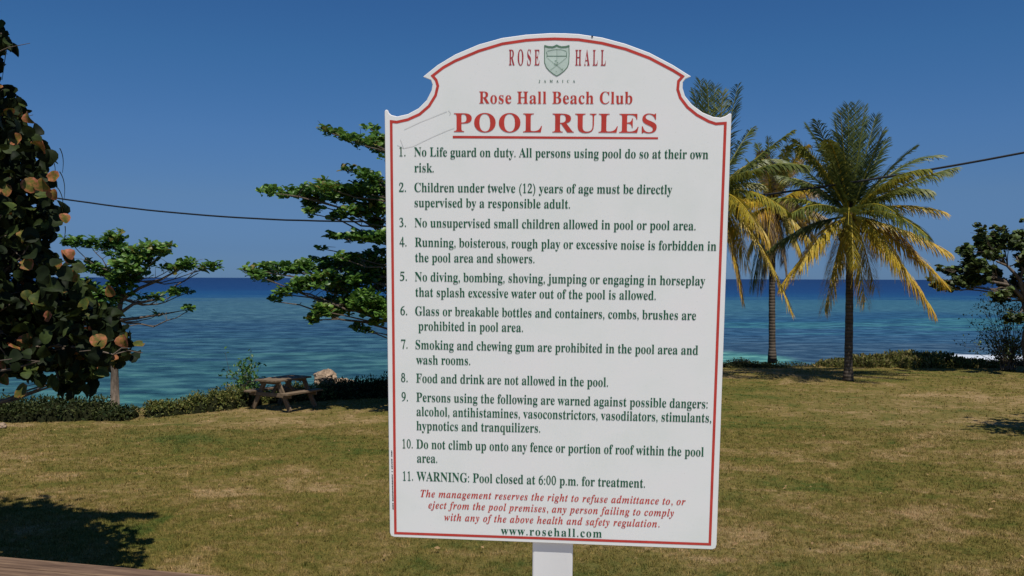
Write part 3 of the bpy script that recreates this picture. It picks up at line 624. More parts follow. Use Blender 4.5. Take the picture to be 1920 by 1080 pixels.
[0,112,553,2,36,13,26,-207,26,-184,60,-175,75,-150,78,-95,78,362,76,400,69,422,55,433,29,439,29,462,213,462,213,391,247,438,291,466,343,475,393,467,436,444,472,407,499,360,515,302,521,238,515,169,498,108,470,56,434,18,389,-7,338,-15,272,1,220,48,220,-86,226,-147,235,-165,249,-175,294,-183,294,-207,291,42,330,54,356,88,371,148,376,230,372,310,359,369,335,403,296,414,254,398,220,350,220,102,249,57],
[0,113,542,2,31,16,260,-207,260,-183,297,-179,319,-170,329,-152,333,-124,333,43,278,0,211,-14,161,-7,117,15,81,50,53,96,36,151,30,214,37,286,59,349,93,402,139,442,192,467,253,475,320,461,383,419,460,477,476,477,476,-124,479,-151,486,-169,501,-179,527,-183,527,-207,266,44,288,48,309,59,325,77,333,100,333,359,326,403,304,430,267,439,223,427,195,389,179,324,174,232,179,149,195,90,223,56],
[0,114,428,1,41,27,0,27,24,52,29,68,38,75,55,78,83,78,375,76,406,69,425,55,433,30,437,31,462,217,462,217,375,245,417,279,449,313,468,347,474,384,469,410,453,426,428,431,396,427,370,414,349,394,336,369,331,346,334,331,344,308,372,296,383,281,387,261,380,241,360,227,327,222,286,222,83,226,55,237,38,258,28,294,24,294,0],
[0,115,429,1,56,225,-15,181,-9,129,9,109,13,89,7,76,-13,53,-13,53,157,79,157,99,101,129,58,167,31,209,22,242,26,266,40,281,60,286,87,273,125,232,156,159,193,113,221,81,252,62,288,55,328,65,386,97,433,146,465,210,475,247,471,296,458,307,456,317,454,332,459,343,475,363,475,363,330,340,330,320,378,293,413,259,434,222,441,194,437,173,426,160,408,156,386,160,364,172,346,218,315,285,282,329,255,360,226,377,189,383,141,372,76,340,27,289,-5],
[0,116,340,1,24,184,-14,133,-7,98,16,79,53,72,106,72,415,30,415,30,446,131,550,192,631,215,631,215,462,309,462,309,415,215,415,215,122,223,76,233,64,250,60,282,73,307,111,331,98,294,36,245,-2],
[0,117,558,1,38,195,-15,136,-5,97,26,75,75,68,144,68,369,66,399,59,421,43,433,17,438,17,462,211,462,211,110,214,87,225,69,241,57,263,53,305,64,340,98,340,369,337,401,329,422,312,434,282,438,282,462,482,462,482,104,485,76,493,58,509,49,536,44,536,19,446,11,340,-15,340,60,312,29,277,5,238,-10],
[0,118,456,1,24,212,-15,57,369,33,419,18,432,-4,437,-4,462,244,462,244,438,232,438,202,431,192,411,194,399,275,182,351,376,359,405,345,430,303,438,303,462,454,462,454,439,430,430,414,415,387,362,238,-15],
[0,119,647,1,39,182,-15,25,394,9,424,-16,437,-16,462,206,462,206,437,178,431,170,411,172,396,178,376,248,189,314,350,299,396,282,430,250,439,250,462,481,462,481,437,450,430,440,411,441,401,443,390,500,210,569,381,576,410,573,422,566,430,530,439,530,462,663,462,663,439,645,435,633,424,613,384,453,-15,430,-15,332,293,208,-15],
[0,120,475,1,46,7,0,7,22,51,44,92,84,183,203,64,392,36,424,6,437,6,462,251,462,251,438,220,433,209,417,222,387,273,306,333,382,345,400,349,415,346,425,338,432,299,438,299,462,463,462,463,441,421,421,378,378,295,274,434,54,451,32,475,23,475,0,231,0,231,24,265,29,273,36,276,45,272,64,258,88,205,170,145,91,131,69,126,51,137,29,170,22,175,22,175,0],
[0,121,447,1,51,78,-209,43,-203,15,-186,-4,-159,-10,-125,-6,-101,7,-79,27,-64,53,-59,77,-63,95,-73,107,-91,111,-113,111,-121,110,-130,115,-143,128,-147,147,-138,170,-110,193,-66,209,-7,54,373,37,410,23,428,-5,437,-7,462,241,462,241,437,202,431,194,423,191,409,193,397,198,382,276,177,343,359,352,387,354,408,351,422,342,431,302,437,302,462,446,462,446,437,427,432,413,418,386,361,241,-36,193,-143,168,-174,142,-195,113,-205],
[0,122,436,1,20,19,0,19,21,250,428,191,428,143,422,108,405,83,372,65,322,39,322,47,462,409,462,409,433,187,37,227,37,288,44,332,65,363,103,387,160,411,160,399,0],
[1,44,219,1,13,59,-118,124,-84,163,-32,176,26,167,77,143,111,105,123,63,107,46,66,60,26,95,10,93,-50,59,-99],
[1,46,219,1,8,109,111,67,93,49,51,67,9,109,-9,151,9,169,51,151,93],
[1,84,600,1,27,65,0,65,25,102,30,128,41,146,59,159,89,305,636,289,636,232,627,178,599,131,553,95,492,70,492,107,671,651,671,622,479,594,479,575,566,531,618,463,635,456,635,309,94,305,68,310,49,322,37,376,25,376,0],
[1,97,500,2,35,16,79,-13,36,-5,2,21,-21,59,-28,109,-23,163,-8,219,17,275,48,327,84,373,125,411,188,449,246,461,295,445,319,395,335,451,442,451,359,161,345,110,340,83,344,66,355,60,385,78,424,130,446,116,395,44,344,1,293,-13,247,3,231,51,234,78,241,112,204,57,166,18,125,-5,138,61,161,67,184,83,227,141,263,219,287,301,295,369,285,406,256,418,233,412,210,393,163,326,123,237,104,172,97,120,107,76],
[1,98,480,2,29,18,114,-14,51,-5,2,18,-12,32,-17,46,-11,77,123,558,135,613,132,629,125,639,88,645,72,645,72,672,171,683,281,700,192,379,255,441,325,461,369,452,403,427,426,385,433,329,428,275,412,220,386,166,353,115,312,70,267,34,194,-2,136,22,163,27,189,43,237,97,276,172,303,255,312,332,309,358,300,377,285,388,266,392,230,380,199,346,172,288,144,206,114,103,104,49,112,29],
[1,99,412,1,42,138,-14,74,-3,26,28,-4,78,-14,145,-5,218,24,291,70,357,131,412,199,449,266,461,314,454,351,434,374,405,382,371,378,343,365,321,344,308,318,303,295,306,278,317,266,333,262,354,271,384,281,409,275,425,257,430,233,423,208,403,160,332,125,239,114,192,111,147,116,106,131,76,154,57,183,51,244,74,304,143,331,124,273,47,209,1],
[1,100,498,2,42,18,82,-14,38,-5,5,21,-16,64,-23,122,-19,170,-6,220,15,270,43,320,77,365,116,405,180,447,244,461,283,455,317,438,354,567,361,594,362,613,359,629,349,638,305,644,305,671,404,683,510,700,353,123,345,90,342,71,345,64,354,61,366,65,380,78,419,132,442,116,366,19,332,-6,295,-14,249,2,234,52,244,113,206,57,168,18,128,-6,143,62,166,68,189,86,232,148,268,229,292,309,300,371,291,409,264,422,244,417,223,401,179,345,139,269,110,188,99,117,102,94,111,77,125,66],
[1,101,401,2,31,12,130,-14,71,-4,24,28,-6,79,-16,146,-10,200,9,256,37,309,73,358,116,400,163,433,212,454,262,461,308,455,342,436,364,407,371,369,355,312,308,259,228,214,117,185,111,131,116,99,130,74,152,58,182,53,237,75,291,142,319,124,266,47,203,1,125,218,170,233,209,255,242,283,267,316,283,351,288,387,279,418,255,428,222,415,187,375,153,309],
[1,102,288,1,57,-98,-207,-133,-201,-162,-184,-180,-158,-186,-126,-183,-104,-172,-87,-156,-75,-135,-71,-117,-74,-102,-84,-92,-98,-89,-117,-97,-145,-105,-159,-101,-170,-88,-174,-68,-169,-51,-153,-22,-97,7,4,38,155,89,410,20,410,28,451,98,451,136,560,187,638,248,685,315,700,359,695,393,679,413,654,420,622,407,582,368,568,349,572,334,582,323,597,319,615,327,640,335,658,331,666,319,669,291,656,265,618,240,550,215,451,300,451,294,410,209,410,157,168,128,52,97,-43,60,-115,16,-167,-35,-197],
[1,103,444,3,54,16,13,115,-207,34,-199,-27,-177,-64,-142,-76,-99,-68,-65,-46,-38,-7,-14,49,8,9,41,-4,76,1,101,18,124,45,147,85,170,53,194,31,219,17,248,13,281,20,327,42,370,75,407,118,436,168,455,222,461,297,449,363,412,450,412,445,370,389,370,392,353,393,335,386,287,364,244,329,207,285,179,233,161,176,155,124,158,105,141,98,125,108,108,139,94,201,75,271,48,300,31,321,13,341,-18,347,-54,340,-96,317,-134,282,-164,235,-188,179,-202,173,186,198,193,223,212,244,242,261,280,271,322,275,367,264,413,232,428,206,421,181,400,159,369,143,330,132,288,128,244,139,201,126,-174,173,-168,210,-152,233,-127,241,-98,232,-69,206,-48,90,-6,31,-46,11,-92,19,-124,44,-151,81,-168],
[1,104,532,1,45,312,-14,275,-6,253,19,246,61,258,125,289,228,323,330,332,367,327,383,313,388,256,360,195,275,137,149,94,0,-28,0,122,557,132,595,134,612,131,628,124,638,87,644,71,644,71,671,164,681,279,700,171,293,225,368,275,420,324,451,376,461,418,453,443,428,451,386,443,332,420,253,372,112,368,98,366,85,370,69,382,64,411,85,455,146,477,133,422,51,367,2],
[1,105,289,2,16,25,196,553,170,558,149,572,135,593,130,619,135,645,149,666,170,680,196,685,221,680,243,666,257,645,262,619,257,593,243,572,221,558,73,-12,43,-7,20,8,6,31,1,61,6,96,15,130,66,314,76,353,79,378,69,399,38,406,29,406,28,431,133,445,223,461,133,127,125,82,129,68,141,63,171,81,211,134,231,120,180,47,127,3],
[1,106,265,2,16,33,202,553,176,558,155,572,140,593,135,619,140,645,155,666,176,680,202,685,227,680,249,666,263,645,268,619,263,593,249,572,227,558,-98,-209,-139,-203,-171,-187,-192,-161,-199,-129,-196,-106,-185,-88,-169,-77,-148,-73,-128,-76,-113,-86,-102,-101,-99,-119,-107,-146,-116,-164,-111,-172,-96,-175,-74,-168,-56,-148,-26,-63,81,353,84,366,85,378,75,399,43,406,34,406,33,431,138,445,228,461,122,48,84,-66,38,-146,-22,-193],
[1,108,258,1,25,59,-14,28,-9,5,5,-10,28,-15,59,-12,92,-3,126,115,553,129,617,119,638,87,645,78,645,77,670,272,700,118,128,112,103,108,80,112,66,124,61,154,79,195,132,215,117,175,59,139,18,101,-6],
[1,109,781,1,66,566,-12,529,-4,506,21,499,62,511,126,542,229,576,331,585,368,580,384,566,389,522,371,474,318,424,227,372,92,342,0,227,0,328,331,336,368,331,384,317,389,291,383,264,363,234,330,203,283,145,160,98,0,-21,0,63,314,74,358,77,378,67,399,36,406,27,406,25,431,225,461,173,288,227,365,278,419,328,451,381,461,423,453,448,428,456,387,445,323,492,385,537,428,582,453,629,461,671,453,696,428,704,387,696,333,673,254,625,113,621,99,619,86,623,70,635,65,649,70,664,83,681,105,702,135,724,120,683,62,645,21,607,-4],
[1,110,532,1,43,317,-14,280,-6,257,19,250,61,261,125,293,228,328,330,336,367,331,383,317,388,262,362,203,283,145,160,98,0,-21,0,63,314,74,358,77,378,67,399,36,406,27,406,25,431,225,461,173,288,227,365,278,419,328,451,381,461,423,453,448,428,456,386,449,337,424,253,370,85,374,69,387,64,401,68,416,82,453,134,475,119,434,61,396,20,358,-6],
[1,111,470,2,24,16,143,-14,80,-3,30,30,-4,80,-15,146,-9,201,9,257,36,310,72,359,113,400,160,433,210,454,261,461,330,450,381,419,413,368,424,302,418,248,402,194,375,140,340,91,298,49,251,15,198,-7,154,20,177,26,199,45,241,110,275,196,298,285,306,358,294,411,256,429,233,423,211,405,169,342,135,256,112,166,103,87,116,37],
[1,112,491,2,37,17,-117,-207,-117,-180,-93,-177,-76,-170,-56,-142,-44,-105,71,340,77,376,74,392,65,401,24,407,24,432,127,447,215,461,185,360,262,436,339,461,382,453,415,429,436,389,443,334,437,274,420,213,392,154,356,100,314,53,268,17,220,-6,170,-14,134,-8,102,9,72,-102,66,-144,70,-162,80,-173,128,-181,128,-207,152,22,177,28,201,46,246,106,283,186,309,267,318,333,315,358,307,376,295,386,279,390,231,370,189,311,154,212,128,116,116,56,125,31],
[1,114,388,1,27,-21,0,63,314,74,358,77,378,67,399,36,406,27,406,25,431,225,461,170,281,215,362,255,417,293,450,331,461,372,444,386,394,382,365,371,343,352,329,328,324,300,332,277,354,268,359,234,334,189,260,141,145,98,0],
[1,115,376,1,51,135,-14,94,-9,42,7,22,11,4,6,-10,-10,-36,-6,-10,162,19,157,34,81,68,36,121,21,164,35,178,78,170,115,141,158,102,206,58,276,46,308,42,339,51,387,80,426,121,452,172,460,215,456,267,443,277,441,286,439,304,444,316,457,342,457,320,305,294,308,274,375,242,416,199,429,177,425,160,415,148,399,144,380,154,344,184,301,217,262,246,222,273,173,283,122,278,86,264,53,241,25,212,4,176,-9],
[1,116,275,1,27,45,-14,7,-6,-15,18,-23,58,-22,78,-16,104,67,407,19,407,19,442,117,498,200,592,241,592,199,447,278,447,267,407,188,407,114,153,104,114,100,84,104,67,115,61,146,81,191,141,214,126,172,65,132,22,90,-5],
[1,117,532,1,43,69,-14,27,-6,1,19,-7,61,1,112,22,194,56,314,69,378,59,399,28,406,19,406,18,431,109,444,217,461,120,117,113,79,118,64,132,59,187,87,248,169,306,294,351,448,470,448,373,85,378,72,389,65,403,70,417,83,435,104,456,135,478,120,437,62,399,20,361,-5,320,-14,292,-9,271,6,257,29,252,60,270,153,219,79,170,27,121,-4],
[1,118,423,1,35,71,-14,71,38,68,232,57,341,38,393,8,408,-2,407,-3,433,144,461,158,439,171,374,180,281,183,175,183,132,238,197,275,251,297,292,304,317,299,336,282,358,266,381,260,403,264,427,277,445,295,457,319,461,343,457,362,443,374,422,378,395,364,330,321,249,248,152,145,40,93,-13],
[1,119,625,1,37,71,-15,71,37,68,229,57,339,38,392,8,408,-2,407,-3,433,144,461,169,395,185,196,341,461,366,461,397,129,451,194,487,249,508,292,515,319,509,338,492,358,474,380,468,404,472,427,484,446,503,459,526,463,551,458,570,444,582,422,586,393,561,305,488,187,365,37,321,-13,293,-15,267,266,101,-13],
[1,121,419,1,55,-44,-209,-75,-205,-99,-192,-114,-172,-119,-148,-115,-125,-102,-107,-83,-95,-61,-91,-39,-95,-12,-109,30,-127,57,-115,87,-84,113,-45,123,-9,118,44,105,134,86,233,66,317,49,373,36,400,21,410,-1,412,-14,411,-14,438,34,444,71,452,126,461,148,440,167,378,190,270,220,112,284,239,305,314,298,335,278,354,257,375,250,400,254,425,267,444,287,457,312,461,338,457,357,444,369,422,373,394,359,326,319,226,260,110,188,-7,110,-110,69,-150,30,-182,-8,-202],
[0,48,500,2,32,23,224,-5,260,-8,305,3,340,24,381,65,407,105,429,150,452,225,460,280,463,365,457,425,438,500,418,550,395,591,354,640,321,665,280,681,235,683,200,675,155,648,125,618,98,580,67,515,46,440,38,380,38,295,45,240,59,185,87,115,112,75,152,30,185,8,245,40,230,46,207,70,188,105,176,140,160,220,153,340,160,455,182,555,195,585,215,616,230,630,250,636,269,630,290,610,321,545,342,445,348,325,339,210,316,115,302,85,281,55,265,44],
[0,49,500,1,30,275,-40,291,-30,305,-10,395,-9,408,0,411,15,405,27,395,33,309,35,309,640,305,660,285,685,270,692,250,694,225,685,202,655,180,643,110,603,100,585,106,570,120,565,201,585,201,35,115,33,103,25,99,10,105,-3,115,-9,204,-10,225,-35],
[0,50,500,1,58,50,-5,70,-9,415,-9,438,0,454,20,457,45,446,70,463,150,460,160,450,167,440,167,430,160,395,85,140,85,132,90,342,330,392,405,419,465,429,530,427,560,416,595,400,625,380,648,360,663,330,675,225,692,165,688,140,678,110,655,88,630,67,595,48,495,58,470,80,455,100,453,115,457,138,480,143,495,141,515,130,534,114,545,115,565,120,580,139,605,175,629,200,631,230,626,285,598,305,575,312,525,298,450,258,365,145,200,62,90,28,60,23,40,25,24,35,6],
[0,51,500,1,61,174,-10,260,-10,315,7,350,29,385,58,411,90,430,125,440,165,443,200,440,235,428,270,411,300,381,335,355,356,314,380,352,415,378,460,393,515,392,570,384,600,371,625,335,658,305,672,265,682,200,685,145,669,105,639,58,565,62,545,75,535,90,533,100,537,150,609,170,620,195,627,220,625,245,611,273,585,282,565,279,490,264,440,242,420,170,383,160,365,170,347,266,315,285,303,300,285,318,250,327,215,324,175,313,140,275,81,235,55,205,48,180,48,95,81,70,71,59,50,62,30,80,12],
[0,52,500,2,30,4,335,-40,356,-25,368,0,370,152,470,155,490,170,496,195,486,215,470,225,375,226,369,230,369,655,363,680,350,696,330,707,310,709,290,703,275,691,265,675,261,625,254,605,29,230,0,210,-6,185,4,165,25,154,260,153,261,10,265,-10,285,-35,90,226,87,230,260,518,260,227],
[0,53,500,1,55,158,-10,250,-7,290,3,320,18,364,50,395,82,418,115,436,160,446,235,439,295,414,350,373,400,325,433,270,447,195,444,140,421,138,425,170,583,415,583,430,588,445,600,455,630,450,649,440,662,415,673,365,673,145,673,120,662,107,640,107,615,119,595,83,375,85,360,95,350,110,348,160,369,190,377,240,362,270,343,296,315,316,280,324,245,320,190,306,145,278,100,246,70,215,55,180,47,155,53,90,83,70,80,52,65,47,40,61,15,75,8],
[0,54,500,2,40,19,206,-5,240,-10,290,-8,320,-1,360,17,390,39,425,80,444,115,456,150,463,210,457,270,435,327,400,375,360,407,305,429,240,434,184,425,212,495,247,545,310,598,366,625,435,655,438,665,435,675,425,682,415,682,290,652,230,624,185,595,146,560,109,510,75,447,53,385,45,330,44,225,52,160,64,120,90,73,125,35,170,6,245,39,225,47,210,60,184,100,167,160,163,225,172,290,195,345,225,376,250,386,265,385,300,364,328,320,343,260,346,190,336,130,312,75,280,44,265,39],
[0,55,500,1,32,218,-35,235,-36,256,-30,270,-20,283,0,340,280,371,400,389,455,442,580,464,595,474,610,476,640,459,665,430,675,55,675,30,665,14,640,15,615,26,590,17,510,20,500,30,493,45,495,52,505,70,581,371,580,317,475,283,390,176,35,175,10,182,-10,196,-25],
[0,56,500,3,42,18,16,202,-5,260,-9,300,-5,340,8,365,21,394,45,422,80,440,115,451,165,449,220,439,255,424,285,390,327,342,360,380,394,409,445,420,505,412,560,395,600,369,635,335,661,295,676,260,681,215,679,180,668,156,655,127,630,108,605,89,565,82,535,82,485,95,435,119,395,157,360,103,320,65,265,50,210,48,175,53,140,72,90,105,46,155,10,230,45,198,65,171,105,157,160,158,215,172,265,195,300,230,323,245,327,265,325,300,305,326,270,343,210,342,155,326,100,300,63,285,52,260,42,250,385,225,394,203,420,189,460,184,510,188,555,203,595,225,622,250,631,277,620,300,590,313,550,316,505,312,465,299,425,276,395],
[0,57,500,2,38,17,72,-5,85,-6,210,24,280,58,326,90,369,135,405,190,436,255,453,320,457,445,452,495,436,555,409,605,360,653,305,679,235,686,174,675,140,659,110,637,75,596,56,560,40,505,36,465,40,425,49,385,65,349,88,315,111,290,150,263,180,251,220,243,275,243,316,250,288,180,247,125,175,69,70,26,62,10,245,290,225,294,205,307,177,345,158,405,153,470,161,535,181,590,210,625,245,638,280,625,312,585,330,530,337,465,331,400,310,340,280,303],
]

glyphs = {}
for row_ in GLYPH_OUTLINES:
    k, i = row_[3], 4 + row_[3]
    loops = []
    for q in row_[4:4 + k]:
        loops.append(np.array(row_[i:i + 2 * q]).reshape(-1, 2) / 1000.0); i += 2 * q
    glyphs['bi'[row_[0]] + chr(row_[1])] = (row_[2] / 1000.0, loops)

def fill_mesh(name, loops, mat, y):
    cu = bpy.data.curves.new(name, 'CURVE'); cu.dimensions = '2D'; cu.fill_mode = 'BOTH'
    for lp in loops:
        s = cu.splines.new('POLY'); s.points.add(len(lp) - 1)
        for p, q in zip(s.points, lp): p.co = (q[0], q[1], 0, 1)
        s.use_cyclic_u = True
    tmp = bpy.data.objects.new(name, cu)
    me = bpy.data.meshes.new_from_object(tmp)
    bpy.data.objects.remove(tmp); bpy.data.curves.remove(cu)
    me.name = name
    # curve plane (x, y) -> board plane (u, v) with the front towards -y
    me.transform(Matrix(((1, 0, 0, 0), (0, 0, 1, y), (0, 1, 0, 0), (0, 0, 0, 1))))
    me.materials.clear(); me.materials.append(mat)
    return me

def bare(name, me, parent):
    o = bpy.data.objects.new(name, me); COL.objects.link(o); o.parent = parent
    return o

BT = Vector(BOARD_T) + Vector((0, 0, EYE))
BR = Matrix(BOARD_R)
BM = Matrix.Translation(BT) @ BR.to_4x4()
pu = (POST_U[0][0] + POST_U[1][0]) / 2; pw = POST_U[1][0] - POST_U[0][0]
vbot = (TZ - BT.z) / BR[2][2] - 0.01
base = BM @ Vector((pu, 0.05, vbot))
sign = empty('pool_rules_sign', base, 'white pool rules sign with scrolled top and red border on a white square post', 'sign')
def sign_part(o): 
    o.matrix_parent_inverse = sign.matrix_basis.inverted(); o.matrix_basis = BM
TH = 0.006
# board: front sheet, back sheet, rim with a rounded arris
ol = [Vector((u, 0, v)) for u, v in BOARD_OUTLINE]
def inset(pts, d):
    out = []; n = len(pts)
    for i in range(n):
        a, b, c = pts[i - 1], pts[i], pts[(i + 1) % n]
        e1, e2 = (b - a).normalized(), (c - b).normalized()
        n1, n2 = Vector((e1.z, 0, -e1.x)), Vector((e2.z, 0, -e2.x))
        m = (n1 + n2); m = m / max(0.35, (m.length ** 2 / 2)) if m.length > 0.1 else n1
        out.append(b + m * d)
    return out
area = sum(a.x * b.z - b.x * a.z for a, b in zip(ol, ol[1:] + ol[:1]))
sg = 1 if area < 0 else -1          # interior side
front = inset(ol, 0.0011 * sg)
me = fill_mesh('board', [[(p.x, p.z) for p in front]], M_white, 0.0)
board = bare('board', me, sign); sign_part(board)
mb = MB(); n = len(ol)
rings = [[p for p in front], [p + Vector((0, 0.0011, 0)) for p in ol], [p + Vector((0, TH, 0)) for p in ol]]
for rg in rings: mb.v.extend([tuple(p) for p in rg]); mb.t.extend([0.5] * n)
for k in range(2):
    for i in range(n): mb.f.append((k * n + i, k * n + (i + 1) % n, (k + 1) * n + (i + 1) % n, (k + 1) * n + i))
bare('board_edge', mb.mesh('board_edge', M_edge), board)
bare('back_face', fill_mesh('back_face', [[(p.x, p.z) for p in ol]], M_edge, TH), board)
# printed red border line
bl = [Vector((u, 0, v)) for u, v in BORDER_LINE]
area = sum(a.x * b.z - b.x * a.z for a, b in zip(bl, bl[1:] + bl[:1])); s2 = 1 if area < 0 else -1
bo, bi = inset(bl, -0.0030 * s2), inset(bl, 0.0030 * s2)
bare('border_line', fill_mesh('border_line', [[(p.x, p.z) for p in bo], [(p.x, p.z) for p in bi]], M_red, -0.0004), board)
bare('underline', fill_mesh('underline', [UNDERLINE], M_red, -0.0004), board)
INK = {'green': M_green, 'red': M_red, 'maroon': M_maroon}
for (txt, st, colr, u0, v0, u1, v1, cap) in TEXT_LINES:
    x, loops = 0.0, []
    gap = 0.0
    if txt == 'ROSE' or txt == 'HALL': gap = 0.34
    if txt == 'JAMAICA': gap = 1.1
    if txt == 'POOL RULES': gap = 0.02
    if txt.startswith('www'): gap = 0.09
    if txt.startswith('Rose'): gap = 0.03
    if st == 'i': gap = 0.045
    for ch in txt:
        if ch == ' ': x += 0.27 + gap; continue
        adv, lp = glyphs[st + ch]
        for q in lp: loops.append(q + [x, 0])
        x += adv + gap
    allp = np.concatenate(loops); x0, x1 = allp[:, 0].min(), allp[:, 0].max()
    k = (u1 - u0) / (x1 - x0); hs = cap / 0.678; dv = (v1 - v0) / (u1 - u0)
    out = []
    for q in loops:
        U = u0 + (q[:, 0] - x0) * k
        out.append(list(zip(U, v0 + (U - u0) * dv + q[:, 1] * hs)))
    nm = 'rule_number' if txt[0].isdigit() else 'heading_text' if txt in ('POOL RULES', 'Rose Hall Beach Club', 'ROSE', 'HALL', 'JAMAICA') else 'notice_text' if st == 'i' else 'web_address' if txt.startswith('www') else 'rule_text'
    bare(nm, fill_mesh(nm, out, INK[colr], -0.0006), board)
# shield emblem
shield = bare('shield_emblem', fill_mesh('shield_emblem', [SHIELD_SIDE[:-1] + SHIELD_TOP[::-1][:-1]], M_shield, -0.0004), board)
def stroke(mb, pl, w, y=0.0):
    for i in range(len(pl) - 1):
        a, b = Vector((pl[i][0], 0, pl[i][1])), Vector((pl[i + 1][0], 0, pl[i + 1][1]))
        e = (b - a).normalized(); q = Vector((e.z, 0, -e.x)) * w / 2
        a2, b2 = a - e * w * 0.3, b + e * w * 0.3
        yy = Vector((0, y - 0.00003 * (i % 2), 0))
        mb.add([a2 + q + yy, b2 + q + yy, b2 - q + yy, a2 - q + yy], [(0, 1, 2, 3)])
mb = MB(); stroke(mb, SHIELD_SIDE, 0.0016, -0.0007); stroke(mb, SHIELD_TOP, 0.0036, -0.0009)
bare('emblem_outline', mb.mesh('emblem_outline', M_lgreen), board)
mb = MB()
for i, (pl, w) in enumerate(SHIELD_MARKS): stroke(mb, pl, w * 0.85, -0.0007 - 0.00006 * i)
bare('emblem_drawing', mb.mesh('emblem_drawing', M_lgreen), board)
mb = MB()
for pl in TAPE_LINES: stroke(mb, pl, 0.0010, -0.0005)
bare('tape_scuff', mb.mesh('tape_scuff', M_scuff), board)
mb = MB()
(ua, va), (ub, vb) = SIDE_PRINT
k = 0; v = va; random.seed(8)
while v > vb:
    h = random.uniform(0.0016, 0.0042)
    uu = ua + (ub - ua) * (v - va) / (vb - va)
    if random.random() < 0.86: mb.add([(uu - 0.0016, -0.0005, v), (uu + 0.0014 * random.uniform(0.4, 1), -0.0005, v), (uu + 0.0014, -0.0005, v - h), (uu - 0.0016 * random.uniform(0.3, 1), -0.0005, v - h)], [(0, 1, 2, 3)])
    v -= h + 0.0013
bare('small_print', mb.mesh('small_print', M_black), board)
mb = MB(); u, v = DOT; mb.tube([(u, -0.001, v), (u, 0.001, v)], 0.0021, 8)
bare('screw_hole', mb.mesh('screw_hole', M_black), board)
# post
mb = MB(); mb.box((pu, TH + 0.002 + 0.045, (0.36 + vbot) / 2), pw, 0.088, 0.36 - vbot)
post = bare('post', mb.mesh('post', M_post), sign); sign_part(post)
bv = post.modifiers.new('bevel', 'BEVEL'); bv.width = 0.004; bv.segments = 2

# ------------------------------------------------------------------ plants: clouds of leaves
def in_poly(px, py, poly):
    inside = np.zeros(len(px), bool); n = len(poly)
    for i in range(n):
        x0, y0 = poly[i]; x1, y1 = poly[(i + 1) % n]
        c = ((y0 > py) != (y1 > py)) & (px < (x1 - x0) * (py - y0) / (y1 - y0 + 1e-9) + x0)
        inside ^= c
    return inside
def at_np(px, py, d):
    dx, dy = px - 960, py - 540
    c, s = math.cos(-ROLL), math.sin(-ROLL)
    dx, dy = c * dx - s * dy, s * dx + c * dy
    x, u = dx / FPX, -dy / FPX
    vy, vz = math.cos(PITCH) + u * math.sin(PITCH), -math.sin(PITCH) + u * math.cos(PITCH)
    return np.stack([x * d / vy, d, EYE + vz * d / vy], 1)

def curve_pts(a, b, sag, n=7, jit=0.0, rnd=random):
    a, b = Vector(a), Vector(b); out = []
    for i in range(n + 1):
        t = i / n; p = a.lerp(b, t); p.z += sag * math.sin(PI * t) * 1.0
        if 0 < i < n: p += Vector((rnd.uniform(-jit, jit), rnd.uniform(-jit, jit), rnd.uniform(-jit, jit)))
        out.append(p)
    return out

def rosettes(clusters, d, per, leaf, seed, depth=1.0, up=0.35, tint=(0.1, 0.9), dz=1.0, off=None):
    """twig ends with whorls of leaves inside ellipsoids measured as (px, py, rx, ry); returns leaf arrays and cluster centres"""
    r = np.random.default_rng(seed); P_, F_, N_, S_, T_ = [], [], [], [], []; centres = []
    s = d / FPX
    for (cx, cy, rx, ry) in clusters:
        dd = d + (r.uniform(-dz, dz))
        c = np.array(at(cx, cy, dd)); centres.append(Vector(c))
        a = rx * s; b = ry * s; dp = max(a, b) * depth
        n = max(2, int(per * rx * ry * math.sqrt(depth) / 100))
        q = nrm(r.normal(size=(n, 3))) * (r.random((n, 1)) ** 0.38)
        tips = c + q * [a, dp, b]
        ct = r.uniform(-0.16, 0.16)
        for tp in tips:
            m = r.integers(5, 9)
            ang = r.uniform(0, 2 * PI) + np.arange(m) * 2.4
            f = np.stack([np.cos(ang), np.sin(ang), np.full(m, up) + r.normal(0, 0.3, m)], 1)
            P_.append(np.tile(tp, (m, 1)) + r.normal(0, leaf * 0.15, (m, 3))); F_.append(f)
            N_.append(np.stack([-np.cos(ang) * up, -np.sin(ang) * up, np.ones(m)], 1) + r.normal(0, 0.55, (m, 3)) + [0, -.35, 0])
            S_.append(leaf * r.uniform(0.65, 1.15, m))
            T_.append(np.clip(r.uniform(tint[0], tint[1], m) + ct, 0, 1))
    return [np.concatenate(v) for v in (P_, F_, N_, S_, T_)], centres

def limb_mesh(nodes, centres, trunk_r, seed, twig=0.018, sag=-0.12):
    """limbs from the nearest lower trunk node out to each cluster of leaves"""
    rnd = random.Random(seed); mb = MB()
    for c in centres:
        best = min(nodes, key=lambda q: (Vector(q[0]) - c).length + 2.0 * max(0, q[0][2] - c.z + 0.1))
        a = Vector(best[0]); ln = (c - a).length
        r0 = min(best[1] * 0.5, 0.010 + 0.011 * ln)
        pts = curve_pts(a, c, sag * ln, 6, 0.03 * ln, rnd)
        mb.tube(pts, [r0 + (twig * 0.5 - r0) * (i / 6) ** 0.8 for i in range(7)], 5)
        for _ in range(3):
            i = rnd.randint(3, 6)
            e = pts[i] + Vector((rnd.uniform(-1, 1), rnd.uniform(-1, 1), rnd.uniform(0, 0.8))) * 0.35
            mb.tube([pts[i], (pts[i] + e) / 2 + Vector((0, 0, 0.03)), e], [twig * 0.5, twig * 0.35, twig * 0.2], 4)
    return mb

